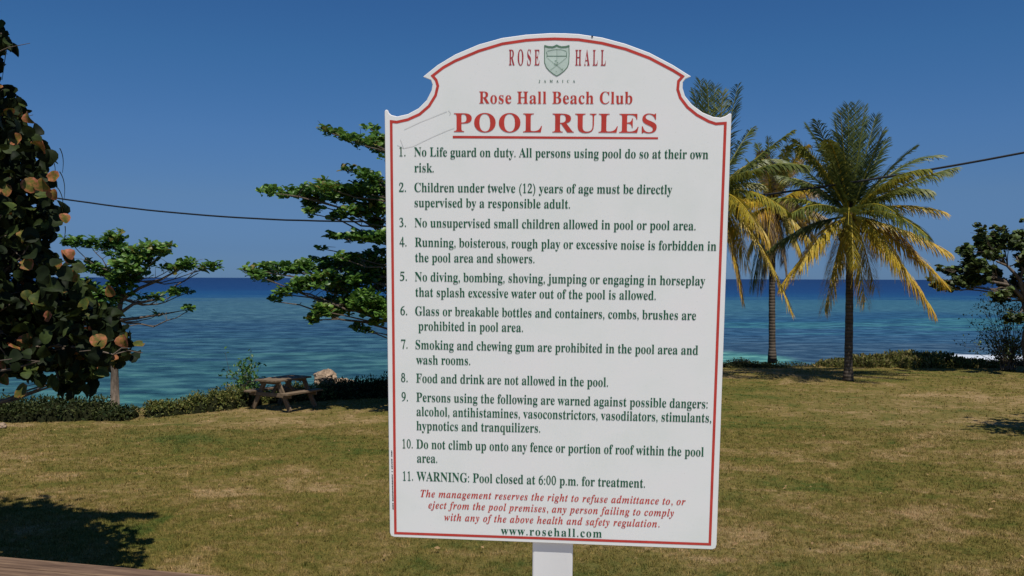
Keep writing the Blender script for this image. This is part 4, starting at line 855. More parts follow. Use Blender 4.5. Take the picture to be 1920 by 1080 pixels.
# ---- small sea almond tree behind the round-leaved tree
o0 = at(216, 764, 23.4); o0.z = 0
t1 = empty('sea_almond_tree', o0, 'slender young sea almond tree with spread crown at the left lawn edge', 'tree')
f = lambda L_: [(x / 2.571, y / 2.571 + 400, a / 2.571, b / 2.571) for x, y, a, b in L_]
cl = f([(340, 140, 48, 22), (430, 150, 36, 28), (550, 125, 62, 38), (530, 170, 50, 30), (600, 200, 60, 40), (720, 180, 90, 35), (795, 170, 32, 26), (690, 225, 60, 30), (900, 250, 60, 22),
        (830, 265, 40, 22), (1015, 262, 42, 20), (970, 275, 20, 10), (430, 262, 46, 26), (520, 290, 40, 30), (640, 250, 80, 50), (590, 330, 60, 50), (660, 300, 40, 30), (470, 390, 60, 42), (400, 350, 50, 30),
        (850, 385, 40, 18), (915, 380, 14, 10), (750, 400, 24, 12), (700, 405, 20, 10), (915, 465, 20, 14), (755, 492, 10, 8), (560, 400, 40, 40), (420, 440, 50, 40), (350, 400, 40, 30), (620, 400, 14, 14), (520, 460, 30, 30)])
arr, cen = rosettes(cl, 23.4, 8.0, 0.19, 11, 1.2, dz=0.5, up=.45)
leaf_object('crown', OVAL, *arr, M_almond, t1)
nodes = [(at(px, py, 23.4), r) for px, py, r in ((216, 764, .12), (215, 700, .10), (214, 640, .095), (220, 600, .08), (228, 560, .06), (232, 520, .045), (236, 480, .03))]
mb = MB(); mb.tube([Vector((o0.x, o0.y, -0.1))] + [n_[0] for n_ in nodes], [0.13] + [n_[1] for n_ in nodes], 9)
mb.build('trunk', M_bark, t1, True)
limb_mesh(nodes[2:6], cen, 0.08, 5).build('branch', M_bark, t1)
# long bare limbs reaching right
mb = MB()
for pl in ([(228, 585), (250, 570), (290, 562), (330, 535), (372, 512)], [(226, 600), (260, 596), (300, 590), (345, 582)], [(232, 560), (262, 540), (300, 525), (345, 500), (392, 498)]):
    q = [at(x, y, 23.3) for x, y in pl]
    mb.tube(q, [0.05 * (1 - 0.8 * i / (len(q) - 1)) for i in range(len(q))], 6)
mb.build('branch', M_bark, t1, True)

# ---- big sea almond whose tiers reach out left of the sign
o0 = at(880, 765, 22.9); o0.z = 0
t2 = empty('sea_almond_tree', o0, 'large sea almond tree with flat leafy tiers reaching out from behind the sign', 'tree')
f = lambda L_: [(x / 2.347 + 400, y / 2.347 + 200, a / 2.347, b / 2.347) for x, y, a, b in L_]
cl = f([(490, 108, 22, 14), (540, 118, 30, 18), (600, 145, 45, 22), (670, 165, 50, 24), (730, 150, 36, 40), (685, 95, 28, 14), (720, 190, 30, 25), (595, 282, 26, 15), (650, 298, 25, 15), (700, 315, 50, 25),
        (250, 378, 42, 20), (320, 392, 40, 16), (370, 380, 50, 24), (440, 372, 60, 34), (440, 430, 42, 42), (430, 470, 24, 18), (500, 355, 60, 25), (560, 390, 80, 40), (640, 370, 80, 36), (720, 380, 60, 60),
        (540, 478, 30, 20), (600, 470, 50, 24), (660, 460, 50, 34), (720, 450, 50, 40), (475, 625, 12, 9), (530, 575, 35, 14), (600, 580, 50, 14), (660, 580, 50, 18), (720, 575, 50, 34), (720, 520, 36, 30),
        (160, 718, 32, 16), (230, 722, 50, 26), (210, 750, 34, 18), (330, 712, 60, 30), (260, 770, 30, 14), (420, 705, 60, 32), (520, 702, 70, 32), (620, 695, 80, 40), (720, 670, 60, 44), (560, 665, 30, 14), (620, 660, 30, 18),
        (270, 858, 24, 14), (300, 825, 36, 20), (350, 805, 44, 22), (420, 782, 60, 28), (500, 760, 60, 35), (560, 800, 60, 36), (640, 760, 80, 50), (720, 760, 50, 60),
        (440, 938, 26, 28), (480, 900, 50, 28), (540, 890, 50, 44), (600, 880, 60, 40), (670, 870, 60, 60), (730, 900, 40, 60), (500, 860, 40, 24), (640, 975, 26, 20), (680, 985, 10, 16)])
rnd = random.Random(2)
cl += [(rnd.uniform(740, 1120), rnd.choice([300, 350, 400, 480, 500, 560, 590]) + rnd.uniform(-14, 14), rnd.uniform(22, 36), rnd.uniform(9, 15)) for _ in range(170)]
cl += [(rnd.uniform(850, 1060), rnd.uniform(185, 250), rnd.uniform(20, 30), rnd.uniform(8, 12)) for _ in range(30)]
arr, cen = rosettes(cl, 22.8, 7.0, 0.19, 12, 1.8, dz=1.2, up=.5)
leaf_object('crown', OVAL, *arr, M_almond, t2)
nodes = [(at(px, py, 22.9), r) for px, py, r in ((880, 765, .2), (876, 660, .17), (872, 600, .16), (874, 520, .14), (870, 450, .12), (872, 380, .10), (868, 300, .07), (872, 220, .04))]
mb = MB(); mb.tube([Vector((o0.x, o0.y, -0.1))] + [n_[0] for n_ in nodes], [0.24] + [n_[1] for n_ in nodes], 10)
mb.build('trunk', M_bark, t2, True)
limb_mesh(nodes[1:], cen, 0.1, 6, 0.022, -0.05).build('branch', M_bark, t2)

# ---- dark round-leaved sea grape at the left, close by
o0 = Vector((-7.6, 9.6, 0))
t3 = empty('sea_grape_tree', o0, 'dark sea grape tree with big round reddening leaves at the left', 'tree')
poly = [(-430, 260), (-405, 80), (-340, -40), (-230, -100), (-90, -90), (-25, -20), (-4, 50), (10, 72), (12, 98), (-8, 120), (-8, 158), (36, 178), (44, 205), (40, 240), (92, 262), (102, 282), (84, 305), (94, 335), (92, 372), (116, 408), (92, 442), (84, 486),
        (120, 480), (146, 520), (176, 560), (220, 600), (248, 640), (246, 668), (190, 690), (168, 730), (128, 738), (92, 690), (56, 716), (20, 690), (-30, 700), (-60, 600), (-220, 580), (-370, 480)]
r = np.random.default_rng(21)
M0 = 30000
px = r.uniform(-420, 260, M0); py = r.uniform(-420, 760, M0); k = in_poly(px, py, poly); px, py = px[k], py[k]
k = r.random(len(px)) < np.where(px < -60, 0.36, 1.0) * np.where(py < 0, 0.6, 1); px, py = px[k], py[k]
dd = 9.5 + (r.normal(0, 0.75, len(px)) * np.where(py < 250, .5, 1)).clip(-1.4, 1.6)
pos = at_np(px, py, dd)
# clumping: keep leaves near a set of twig points
tw_n = 620
tx = r.uniform(-420, 260, tw_n * 3); ty = r.uniform(-420, 760, tw_n * 3); k = in_poly(tx, ty, poly); tx, ty = tx[k], ty[k]
td = 9.5 + (r.normal(0, 0.7, len(tx)) * np.where(ty < 250, .5, 1)).clip(-1.3, 1.5); tw = at_np(tx, ty, td)
# a long leafy limb arching over, just above the top of the picture
ox = r.uniform(-60, 200, 420); oy = -250 + r.normal(0, 1, 420) * (26 - 0.1 * ox); od = 8.8 + r.normal(0, .10, 420) * (1 - ox / 260)
qx = r.normal(-115, 45, 420); qy = r.normal(-190, 50, 420); k = qx < -30
ox = np.concatenate([ox, qx[k]]); oy = np.concatenate([oy, qy[k]]); od = np.concatenate([od, 9.1 + r.normal(0, .35, k.sum())])
px = np.concatenate([px, ox]); py = np.concatenate([py, oy]); pos = np.concatenate([pos, at_np(ox, oy, od)])
tw = np.concatenate([tw, at_np(np.linspace(-60, 200, 12), np.full(12, -250.0), np.full(12, 8.8))])
near_d = np.full(len(pos), 9.0)
for i in range(0, len(tw), 50): near_d = np.minimum(near_d, np.linalg.norm(pos[:, None] - tw[None, i:i + 50], axis=2).min(1))
k = near_d < 0.26; pos, px, py = pos[k], px[k], py[k]
n = min(len(pos), 6200); idx = r.permutation(len(pos))[:n]; pos, px, py = pos[idx], px[idx], py[idx]
fwd = r.normal(0, 0.8, (n, 3)) + [0.25, -0.25, -0.35]
nor = r.normal(0, 0.75, (n, 3)) + [0.1, -0.35, 0.7]
size = r.uniform(0.085, 0.16, n) * np.where(r.random(n) < .2, .7, 1)
tint = r.uniform(0, 0.72, n)
odd = r.random(n); tint = np.where(odd < 0.03, r.uniform(0.84, 1.0, n), np.where(odd < 0.08, r.uniform(0.72, 0.86, n), tint))
# spots in the photograph where reddish or yellow leaves show
for qx, qy, tv in ((60, 222, .93), (35, 262, .95), (60, 345, .94), (85, 345, .9), (105, 333, .95), (12, 358, .97), (105, 367, .95), (80, 372, .8), (125, 412, .95), (128, 480, .97), (110, 500, .9), (208, 550, .93), (55, 638, .94),
                   (96, 595, .97), (140, 520, .92), (236, 640, .98), (262, 652, .86), (198, 690, .88), (190, 705, .8), (160, 575, .82), (185, 640, .96), (8, 720, .9), (40, 740, .9), (50, 500, .93), (75, 560, .8)):
    p = np.array(at(qx - 8, qy - 12, 8.35 + r.uniform(0, .4)))[None]
    pos = np.concatenate([pos, p]); fwd = np.concatenate([fwd, [[0.35, -0.15, -0.9 + r.uniform(-.2, .8)]]]); nor = np.concatenate([nor, [[r.uniform(-.9, .9), -.8, r.uniform(.1, 1.1)]]])
    size = np.append(size, r.uniform(0.10, 0.155)); tint = np.append(tint, tv - r.uniform(0, .05)); px = np.append(px, qx); py = np.append(py, qy)
# the 300 leaves nearest the camera inside the frame are leaves of their own, the rest one mass
vis = (px > -10) & (py > 0)
order = np.argsort(np.where(vis, pos[:, 1] - size * 4, 99))
big = order[:300]; rest = order[300:]
tv, tf = ROUND
for i in big:
    V, Fc, tt_ = leaf_arrays((ROUND, CUPPED, WAVY)[i % 3], np.zeros((1, 3)), fwd[i:i + 1], nor[i:i + 1], size[i:i + 1], tint[i:i + 1])
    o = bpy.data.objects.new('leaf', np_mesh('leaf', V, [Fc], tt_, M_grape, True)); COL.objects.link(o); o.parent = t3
    o.location = Vector(pos[i]) - o0
Vs, Fs, ts_, off_ = [], [], [], 0
for k_, T_ in enumerate((ROUND, CUPPED, WAVY)):
    sel = rest[rest % 3 == k_]
    V, Fc, tt_ = leaf_arrays(T_, pos[sel], fwd[sel], nor[sel], size[sel], tint[sel])
    Vs.append(V); Fs.append(Fc + off_); ts_.append(tt_); off_ += len(V)
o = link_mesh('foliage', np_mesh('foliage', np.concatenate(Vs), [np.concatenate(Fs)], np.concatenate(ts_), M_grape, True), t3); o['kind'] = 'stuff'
nodes = [(Vector(q), rr2) for q, rr2 in (((-7.6, 9.6, 0), .16), ((-7.5, 9.6, .9), .14), ((-7.2, 9.55, 1.8), .13), ((-6.8, 9.5, 2.6), .11), ((-6.5, 9.5, 3.4), .09), ((-6.2, 9.5, 4.4), .08), ((-6.1, 9.5, 5.6), .05), ((-5.9, 9.4, 3.0), .06), ((-6.9, 9.7, 6.6), .05), ((-6.4, 9.0, 7.3), .05))]
mb = MB(); mb.tube([Vector((-7.6, 9.6, -0.1))] + [n_[0] for n_ in nodes[:7]], [0.18] + [n_[1] for n_ in nodes[:7]], 10); mb.tube([nodes[6][0], nodes[8][0], nodes[9][0]], [.07, .06, .045], 8); mb.build('trunk', M_bark, t3, True)
cen = [Vector(p) for p in tw[:-12:5]] + [Vector(p) for p in tw[-12:]]
limb_mesh(nodes[2:], cen, 0.1, 7, 0.014, -0.06).build('branch', M_bark, t3)
# thin flower strings hanging off the twig ends
for qx, qy, dx_, dy_ in ((112, 278, 5, 46), (96, 296, 6, 38), (112, 322, 8, 52), (108, 352, 9, 50), (112, 380, 3, 36), (12, 92, -8, 58), (122, 424, -3, 30)):
    mb = MB(); a = at(qx, qy, 8.9); b = at(qx + dx_, qy + dy_, 8.9); m_ = at(qx + dx_ + 5, qy + dy_ * .35, 8.9)
    mb.tube([a * (1 - t) ** 2 + m_ * 2 * t * (1 - t) + b * t * t for t in [i / 9 for i in range(10)]], [0.005 - .0003 * i for i in range(10)], 5)
    mb.build('flower_string', M_core, t3)

# ---- sea grape at the right edge
o0 = at(1930, 694, 32.0); o0.z = 0
t4 = empty('sea_grape_tree', o0, 'olive green sea grape tree with twisted limbs at the right edge of the view', 'tree')
f = lambda L_: [(x / 3.375 + 1700, y / 3.375 + 400, a / 3.375, b / 3.375) for x, y, a, b in L_]
cl = f([(445, 85, 14, 20), (470, 120, 24, 26), (480, 160, 30, 30), (545, 98, 14, 18), (600, 105, 30, 24), (560, 130, 30, 24), (700, 140, 50, 30), (745, 40, 12, 14), (375, 212, 24, 18), (370, 245, 40, 26), (325, 242, 24, 14), (400, 270, 40, 36),
        (480, 220, 60, 50), (440, 180, 24, 26), (560, 180, 70, 50), (640, 195, 80, 56), (720, 210, 60, 56), (300, 380, 60, 36), (210, 345, 22, 18), (250, 370, 40, 24), (150, 422, 20, 14), (190, 450, 30, 20), (240, 480, 50, 22), (330, 440, 80, 46), (430, 420, 80, 60),
        (450, 340, 80, 50), (380, 330, 50, 30), (540, 400, 60, 50), (540, 270, 60, 30), (700, 440, 60, 50), (640, 460, 50, 24), (730, 300, 40, 40)])
rnd = random.Random(4)
cl += [(rnd.uniform(1925, 2120), rnd.uniform(430, 540), 18, 14) for _ in range(40)]
cl += [(rnd.uniform(1870, 1960), rnd.uniform(545, 600), rnd.uniform(8, 14), rnd.uniform(6, 10)) for _ in range(9)]
arr, cen = rosettes(cl, 32.0, 10, 0.17, 13, 1.3, tint=(0.0, 0.85), dz=1.2)
leaf_object('crown', ROUND, *arr, M_rgrape, t4)
nodes = [(at(px, py, 32.0), r_) for px, py, r_ in ((1930, 694, .16), (1924, 640, .15), (1930, 600, .15), (1922, 565, .14), (1900, 540, .10), (1870, 520, .08), (1940, 520, .1), (1890, 500, .06), (1950, 470, .08))]
mb = MB(); mb.tube([Vector((o0.x, o0.y, -0.1))] + [nodes[i][0] for i in (0, 1, 2, 3, 4, 5)], [.2, .17, .16, .15, .13, .1, .07], 9)
mb.tube([nodes[3][0], nodes[6][0], nodes[8][0]], [.13, .1, .07], 8)
for pl in ([(1918, 560), (1895, 535), (1860, 528), (1830, 530)], [(1925, 545), (1905, 515), (1888, 498), (1868, 490)], [(1922, 560), (1912, 530), (1918, 505), (1905, 480)]):
    mb.tube([at(x, y, 31.6) for x, y in pl], [.08, .06, .045, .03], 6)
mb.build('trunk', M_bark, t4, True)
limb_mesh(nodes[3:], cen, 0.1, 8, 0.02, -0.03).build('branch', M_bark, t4)

# ---- sparse twiggy shrub below it
def twig_shrub(name, label, px0, base_y, d, specs, leafd, leaf_n, mat, seed, leaf=0.09, spread=0.06):
    o0 = at(px0, base_y, d); g_ = empty(name, o0, label, 'shrub')
    r = np.random.default_rng(seed); mb = MB(); P_ = []
    for (tx_, ty_, sg_) in specs:
        for _ in range(sg_):
            a = at(px0 + r.uniform(-14, 14), base_y + 3, d + r.uniform(-.4, .4)); b = at(tx_ + r.uniform(-12, 12), ty_ + r.uniform(-12, 12), d + r.uniform(-.8, .8))
            pts = curve_pts(a, b, 0.12, 6, 0.05, random.Random(int(r.integers(1e6))))
            mb.tube(pts, [0.016 * (1 - .8 * i / 6) for i in range(7)], 4)
            for q in range(5):
                i = int(r.integers(2, 7)); e = pts[i] + Vector(r.normal(0, 0.16, 3)) + Vector((0, 0, .12)); mb.tube([pts[i], e], [.006, .003], 3)
                P_ += [np.array(e) + r.normal(0, spread, 3) for _ in range(leaf_n)]
            P_ += [np.array(b) + r.normal(0, spread, 3) for _ in range(leaf_n)]
    mb.build('stem', M_bark, g_)
    P_ = np.array(P_); n = len(P_)
    leaf_object('foliage', OVAL, P_, r.normal(size=(n, 3)) + [0, 0, .3], r.normal(0, .5, (n, 3)) + [0, 0, 1], r.uniform(.6, 1.2, n) * leaf, r.uniform(0, .8, n), mat, g_)
    return g_
twig_shrub('seaside_shrub', 'sparse dark twiggy shrub standing under the right hand sea grape', 1890, 690, 33.0,
           [(1820, 640, 3), (1825, 600, 3), (1840, 575, 4), (1860, 560, 4), (1880, 570, 5), (1900, 580, 6), (1920, 590, 6), (1850, 630, 4), (1870, 640, 7), (1900, 650, 9), (1950, 600, 6), (1980, 640, 5), (1915, 660, 7), (1870, 665, 6)], 0, 4, M_rgrape, 31, 0.10, 0.09)
twig_shrub('seaside_shrub', 'small bright green seaside shrub left of the picnic table', 468, 748, 24.6,
           [(432, 698, 2), (445, 696, 1), (462, 690, 3), (468, 686, 3), (450, 722, 3), (462, 716, 4), (475, 722, 3), (440, 728, 3), (478, 732, 3)], 0, 4, M_almond, 32, 0.11, 0.05)

# ---- low ground cover and hedges along the lawn edge
def mound(name, label, cat, blobs, leaf, per, mat, tint, seed, core=True, T_=SMALL, group=None, up=0.5, shade_base=0.0):
    """blobs: (x, y, rx, ry, height) domes resting on the ground"""
    c0 = Vector((np.mean([b[0] for b in blobs]), np.mean([b[1] for b in blobs]), 0))
    g_ = empty(name, c0, label, cat, group); r = np.random.default_rng(seed)
    mb = MB(); P_, F_, N_, T2 = [], [], [], []
    for (x, y, rx, ry, h) in blobs:
        z0 = ground_z(x, y) - 0.05
        if core:
            rings = 5; seg = 14; base_i = len(mb.v)
            for i in range(rings):
                ph = (i / (rings - 1)) * PI / 2 * 0.96
                for k_ in range(seg):
                    a = 2 * PI * k_ / seg; j = 0.80 + 0.1 * math.sin(3 * a + x * 5) + r.uniform(-.05, .05)
                    mb.v.append((x + rx * j * math.cos(ph) * math.cos(a), y + ry * j * math.cos(ph) * math.sin(a), z0 + h * 0.85 * math.sin(ph))); mb.t.append(.5)
            for i in range(rings - 1):
                for k_ in range(seg):
                    a, b = base_i + i * seg + k_, base_i + i * seg + (k_ + 1) % seg
                    mb.f.append((a, b, b + seg, a + seg))
            mb.f.append(tuple(base_i + (rings - 1) * seg + k_ for k_ in range(seg)))
        n = int(per * rx * ry + per * h * (rx + ry) * 0.7)
        q = nrm(r.normal(size=(n, 3))); q[:, 2] = np.abs(q[:, 2])
        if shade_base:  # leaves thinned low down so the dark core imitates a shaded front
            q = q[(q[:, 2] > shade_base + r.normal(0, .08, n)) | (r.random(n) < .12)]; n = len(q)
        rad = r.uniform(0.78, 1.08, (n, 1)) * (1 + 0.12 * np.sin(q[:, :1] * 7 + x * 3) + 0.1 * np.sin(q[:, 1:2] * 9 + y))
        P_.append(q * rad * [rx, ry, h] + [x, y, z0]); F_.append(q * [1, 1, .4] + r.normal(0, .6, (n, 3)) + [0, 0, up]); N_.append(q + [0, 0, .6] + r.normal(0, .4, (n, 3)))
        T2.append(np.clip(r.uniform(tint[0], tint[1], n) + r.uniform(-.12, .12), 0, 1))
    if core: mb.build('twigs', M_core, g_, True)
    P_, F_, N_, T2 = map(np.concatenate, (P_, F_, N_, T2)); n = len(P_)
    leaf_object('foliage', T_, P_, F_, N_, leaf * r.uniform(.6, 1.3, n), T2, mat, g_)
    return g_
def gp(px, py):                       # point of the flat lawn seen at a pixel
    d = EYE * FPX / (py - 522.0); p = at(px, py, d); return p.x, d
def row(px0, px1, py0, py1, n, rx, ry, h, seed, back=0.5):
    rnd = random.Random(seed); out = []
    for i in range(n):
        t = (i + 0.5) / n; x, d = gp(px0 + (px1 - px0) * t, py0 + (py1 - py0) * t)
        out.append((x + rnd.uniform(-.1, .1), d + ry + rnd.uniform(-.1, .2), rx * rnd.uniform(.85, 1.2), ry * rnd.uniform(.85, 1.15), h * rnd.uniform(.8, 1.15)))
    return out
mound('hedge', 'low dark hedge in the shade under the sea grape at far left', 'hedge', row(-120, 170, 800, 793, 8, .55, .7, .56, 1) + row(170, 242, 794, 790, 3, .3, .5, .30, 11), 0.075, 1200, M_hedge, (0, .75), 41, shade_base=.45)
mound('hedge', 'clipped low hedge curving along the lawn between sea almond and picnic table', 'hedge', row(252, 345, 788, 778, 6, .34, .5, .36, 2) + row(345, 462, 778, 764, 8, .34, .55, .46, 3), 0.06, 2300, M_lit_top, (.0, 1.0), 42, shade_base=.62)
mound('ground_cover_mound', 'sunlit mound of ground cover behind the picnic table legs', 'plant', row(440, 600, 762, 752, 7, .45, .8, .42, 4), 0.06, 1300, M_lit_top, (.1, 1), 43, shade_base=.25)
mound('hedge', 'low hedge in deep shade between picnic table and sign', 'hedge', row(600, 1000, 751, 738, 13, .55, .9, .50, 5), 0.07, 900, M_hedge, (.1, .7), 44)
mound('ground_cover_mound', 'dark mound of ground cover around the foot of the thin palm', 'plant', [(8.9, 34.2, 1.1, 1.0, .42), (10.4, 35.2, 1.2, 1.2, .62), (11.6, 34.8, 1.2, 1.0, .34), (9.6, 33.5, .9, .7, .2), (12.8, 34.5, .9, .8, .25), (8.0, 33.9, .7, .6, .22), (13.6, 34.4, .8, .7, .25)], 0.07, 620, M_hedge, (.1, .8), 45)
mound('grassy_bank', 'yellow green grassy bank right of the leaning palm foot', 'grass', [(13.0, 34.4, .8, .8, .3), (13.9, 34.3, .9, .9, .42), (14.9, 34.4, 1.0, .9, .5), (15.9, 34.5, 1.0, .9, .55), (16.9, 34.6, 1.0, .8, .44), (17.8, 34.6, .9, .7, .28), (12.4, 34.0, .6, .6, .26), (18.4, 34.5, .7, .6, .18)], 0.11, 1300, M_bank, (0, 1.0), 46, T_=SMALL, up=1.4)
mound('hedge', 'thin dark hedge on the skyline of the lawn at right', 'hedge', [(19.0 + i * .62, 35.0 + .1 * math.sin(i * 2), .5, .5, .24 + .10 * math.sin(i * 1.7) ** 2) for i in range(12)], 0.07, 1000, M_hedge, (0, .5), 47)
mound('hedge', 'low dark hedge behind the lawn at the far left corner', 'hedge', [(-13.6 - .9 * i, 21.0, .7, .7, .5) for i in range(5)], 0.075, 700, M_hedge, (0, .5), 48)

# ------------------------------------------------------------------ rocks
def rock(name, label, c, r3, mat, seed, npt=3):
    import bmesh
    rnd = random.Random(seed); bm = bmesh.new(); bmesh.ops.create_icosphere(bm, subdivisions=npt, radius=1)
    from mathutils import noise as mn
    for v in bm.verts:
        p = v.co.copy(); k = 1 + 0.30 * mn.noise(p * 1.3 + Vector((seed, 0, 0))) + 0.16 * mn.noise(p * 3.7 + Vector((0, seed, 0))) + .07 * mn.noise(p * 9)
        k += .10 * abs(mn.noise(p * 5 + Vector((seed, seed, 0))))
        v.co = Vector((p.x * r3[0] * k, p.y * r3[1] * k, p.z * r3[2] * k))
    me = bpy.data.meshes.new(name); bm.to_mesh(me); bm.free(); me.materials.append(mat)
    o = bpy.data.objects.new(name, me); o.location = c; COL.objects.link(o); return tag(o, label, 'rock')
c = at(611, 711, 27.2); rock('boulder', 'big rough tan boulder behind the picnic table', c, (.37, .35, .29), M_rock, 3, 4)
c = at(645, 719, 27.0); rock('boulder', 'low tan rock sloping down right of the big boulder', c, (.36, .3, .15), M_rock, 9, 4)
c = at(1389, 692, 37.0); rock('boulder', 'dark grey boulder at the water beside the sign edge', c, (.50, .45, .36), M_drock, 5)
x, d = gp(4, 806); rock('stone', 'small pale stone in the grass at the left picture edge', (x, d, .05), (.10, .09, .07), M_rock, 7)

# ------------------------------------------------------------------ picnic table
ux = Vector((math.cos(math.radians(60)), math.sin(math.radians(60)), 0))          # long axis, away to the right
ua_ = Vector((math.sin(math.radians(60)), -math.cos(math.radians(60)), 0))        # across, towards the camera
lf = at(474, 768, 22.75); lf.z = 0
tab_c = lf + ua_ * 0.64 + ux * 0.40
tab = empty('picnic_table', tab_c, 'weathered wooden picnic table with fixed benches at the lawn edge', 'table')
def Tp(a, b, z): return tab_c + ux * a + ua_ * b + Vector((0, 0, z))
def plank(name, a, b, w, h, up=(0, 0, 1)):
    a, b = Vector(a), Vector(b); y = (b - a).normalized(); x = y.cross(Vector(up)).normalized(); z = x.cross(y)
    mb = MB(); mb.box((0, 0, 0), (b - a).length, w, h)
    o = bpy.data.objects.new(name, mb.mesh(name, M_table)); COL.objects.link(o); o.parent = tab
    o.matrix_parent_inverse = tab.matrix_basis.inverted()
    o.matrix_basis = Matrix.Translation((a + b) / 2) @ Matrix((y, -x, z)).transposed().to_4x4()
    bv = o.modifiers.new('bevel', 'BEVEL'); bv.width = 0.004; bv.segments = 1
for i in range(5):
    b = (i - 2) * 0.148; plank('top_plank', Tp(-.60, b, .755), Tp(.70, b, .755), 0.14, 0.045)
for sgn in (-1, 1):
    for i in range(2):
        b = sgn * (.565 + i * .132); plank('bench_plank', Tp(-.60, b, .445), Tp(.70, b, .445), 0.128, 0.045)
for a in (-.42, .50):
    plank('top_support', Tp(a, -.36, .70), Tp(a, .36, .70), 0.04, 0.09)
    plank('seat_support', Tp(a, -.72, .385), Tp(a, .72, .385), 0.04, 0.10)
    for sgn in (-1, 1):
        plank('leg', Tp(a + .042, sgn * .64, 0), Tp(a + .042, sgn * .22, .73), 0.045, 0.13, up=ua_)
    plank('brace', Tp(a * .93, 0, .36), Tp(a * .2, 0, .72), 0.04, 0.08)

# ------------------------------------------------------------------ coconut palms
def frond_mesh(p0, p1, p2, tint, droop, seed, length_leaf=0.55, n=100, dry=0.0, nseg=3, ragged=0.22):
    r = np.random.default_rng(seed)
    p0, p1, p2 = [np.array(v, float) for v in (p0, p1, p2)]
    t = np.linspace(0, 1, 14)[:, None]
    ra = (1 - t) ** 2 * p0 + 2 * (1 - t) * t * p1 + t * t * p2
    mb = MB(); mb.tube([Vector(v) for v in ra], list(np.linspace(0.042, 0.008, 14)), 5, t=min(.62, tint + .28))
    V0 = np.array(mb.v); F0 = [f_ for f_ in mb.f if len(f_) == 4]; t0 = np.array(mb.t)
    ts = np.linspace(0.13, 0.995, n)
    tt = np.repeat(ts, 2) + r.normal(0, 0.004, 2 * n); sd = np.tile([1, -1], n)
    keep = r.random(2 * n) > ragged * (0.3 + tt); tt, sd = tt[keep], sd[keep]; m = len(tt)
    T_ = tt[:, None]
    B_ = (1 - T_) ** 2 * p0 + 2 * (1 - T_) * T_ * p1 + T_ ** 2 * p2
    tan = nrm(2 * (1 - T_) * (p1 - p0) + 2 * T_ * (p2 - p1))
    up = np.array([0, 0, 1.0]) + 1e-3
    side = nrm(np.cross(tan, up)) * sd[:, None]
    upn = nrm(np.cross(nrm(np.cross(tan, up)), tan))
    Lf = length_leaf * (0.42 + 0.62 * np.sin(PI * np.clip(tt * 0.86 + 0.10, 0, 1)) ** 0.8) * r.uniform(.85, 1.12, m)
    Lf *= np.where(tt > .9, 1 - (tt - .9) * 4, 1)
    dirv = nrm(side * r.uniform(.5, 1.0, (m, 1)) + tan * (0.55 + 0.6 * T_) + upn * 0.22 + r.normal(0, .09, (m, 3)))
    dr = droop * r.uniform(.7, 1.3, m)
    w = (0.019 + .008 * min(1, droop)) * r.uniform(.8, 1.2, m)
    wv_ = nrm(tan * 0.8 + upn * 0.3)
    pts = []; tn = []
    for k_ in range(nseg + 1):
        s_ = k_ / nseg
        q = B_ + dirv * (Lf * s_ * (1 - .42 * np.minimum(dr, 1.2) * s_))[:, None] + np.array([0, 0, -1.0]) * (Lf * .95 * dr * s_ ** 1.6)[:, None]
        ww = (w * (1 - .85 * s_ ** 2) * (0.5 if k_ == 0 else 1))[:, None]
        pts += [q - wv_ * ww, q + wv_ * ww]
        tn += [np.clip(tint + dry * (s_ ** 2) * r.uniform(0.2, 1, m) + .10 * (tt - .5) + r.normal(0, .06, m), 0, 1)] * 2
    V1 = np.stack(pts, 1).reshape(-1, 3); t1_ = np.stack(tn, 1).reshape(-1)
    kk = 2 * (nseg + 1); off = len(V0)
    F1 = np.array([(2 * k_, 2 * k_ + 1, 2 * k_ + 3, 2 * k_ + 2) for k_ in range(nseg)])
    F1 = (F1[None] + (np.arange(m) * kk)[:, None, None]).reshape(-1, 4) + off
    return np_mesh('frond', np.concatenate([V0, V1]), [np.array(F0), F1], np.concatenate([t0, t1_]), M_palm, False)

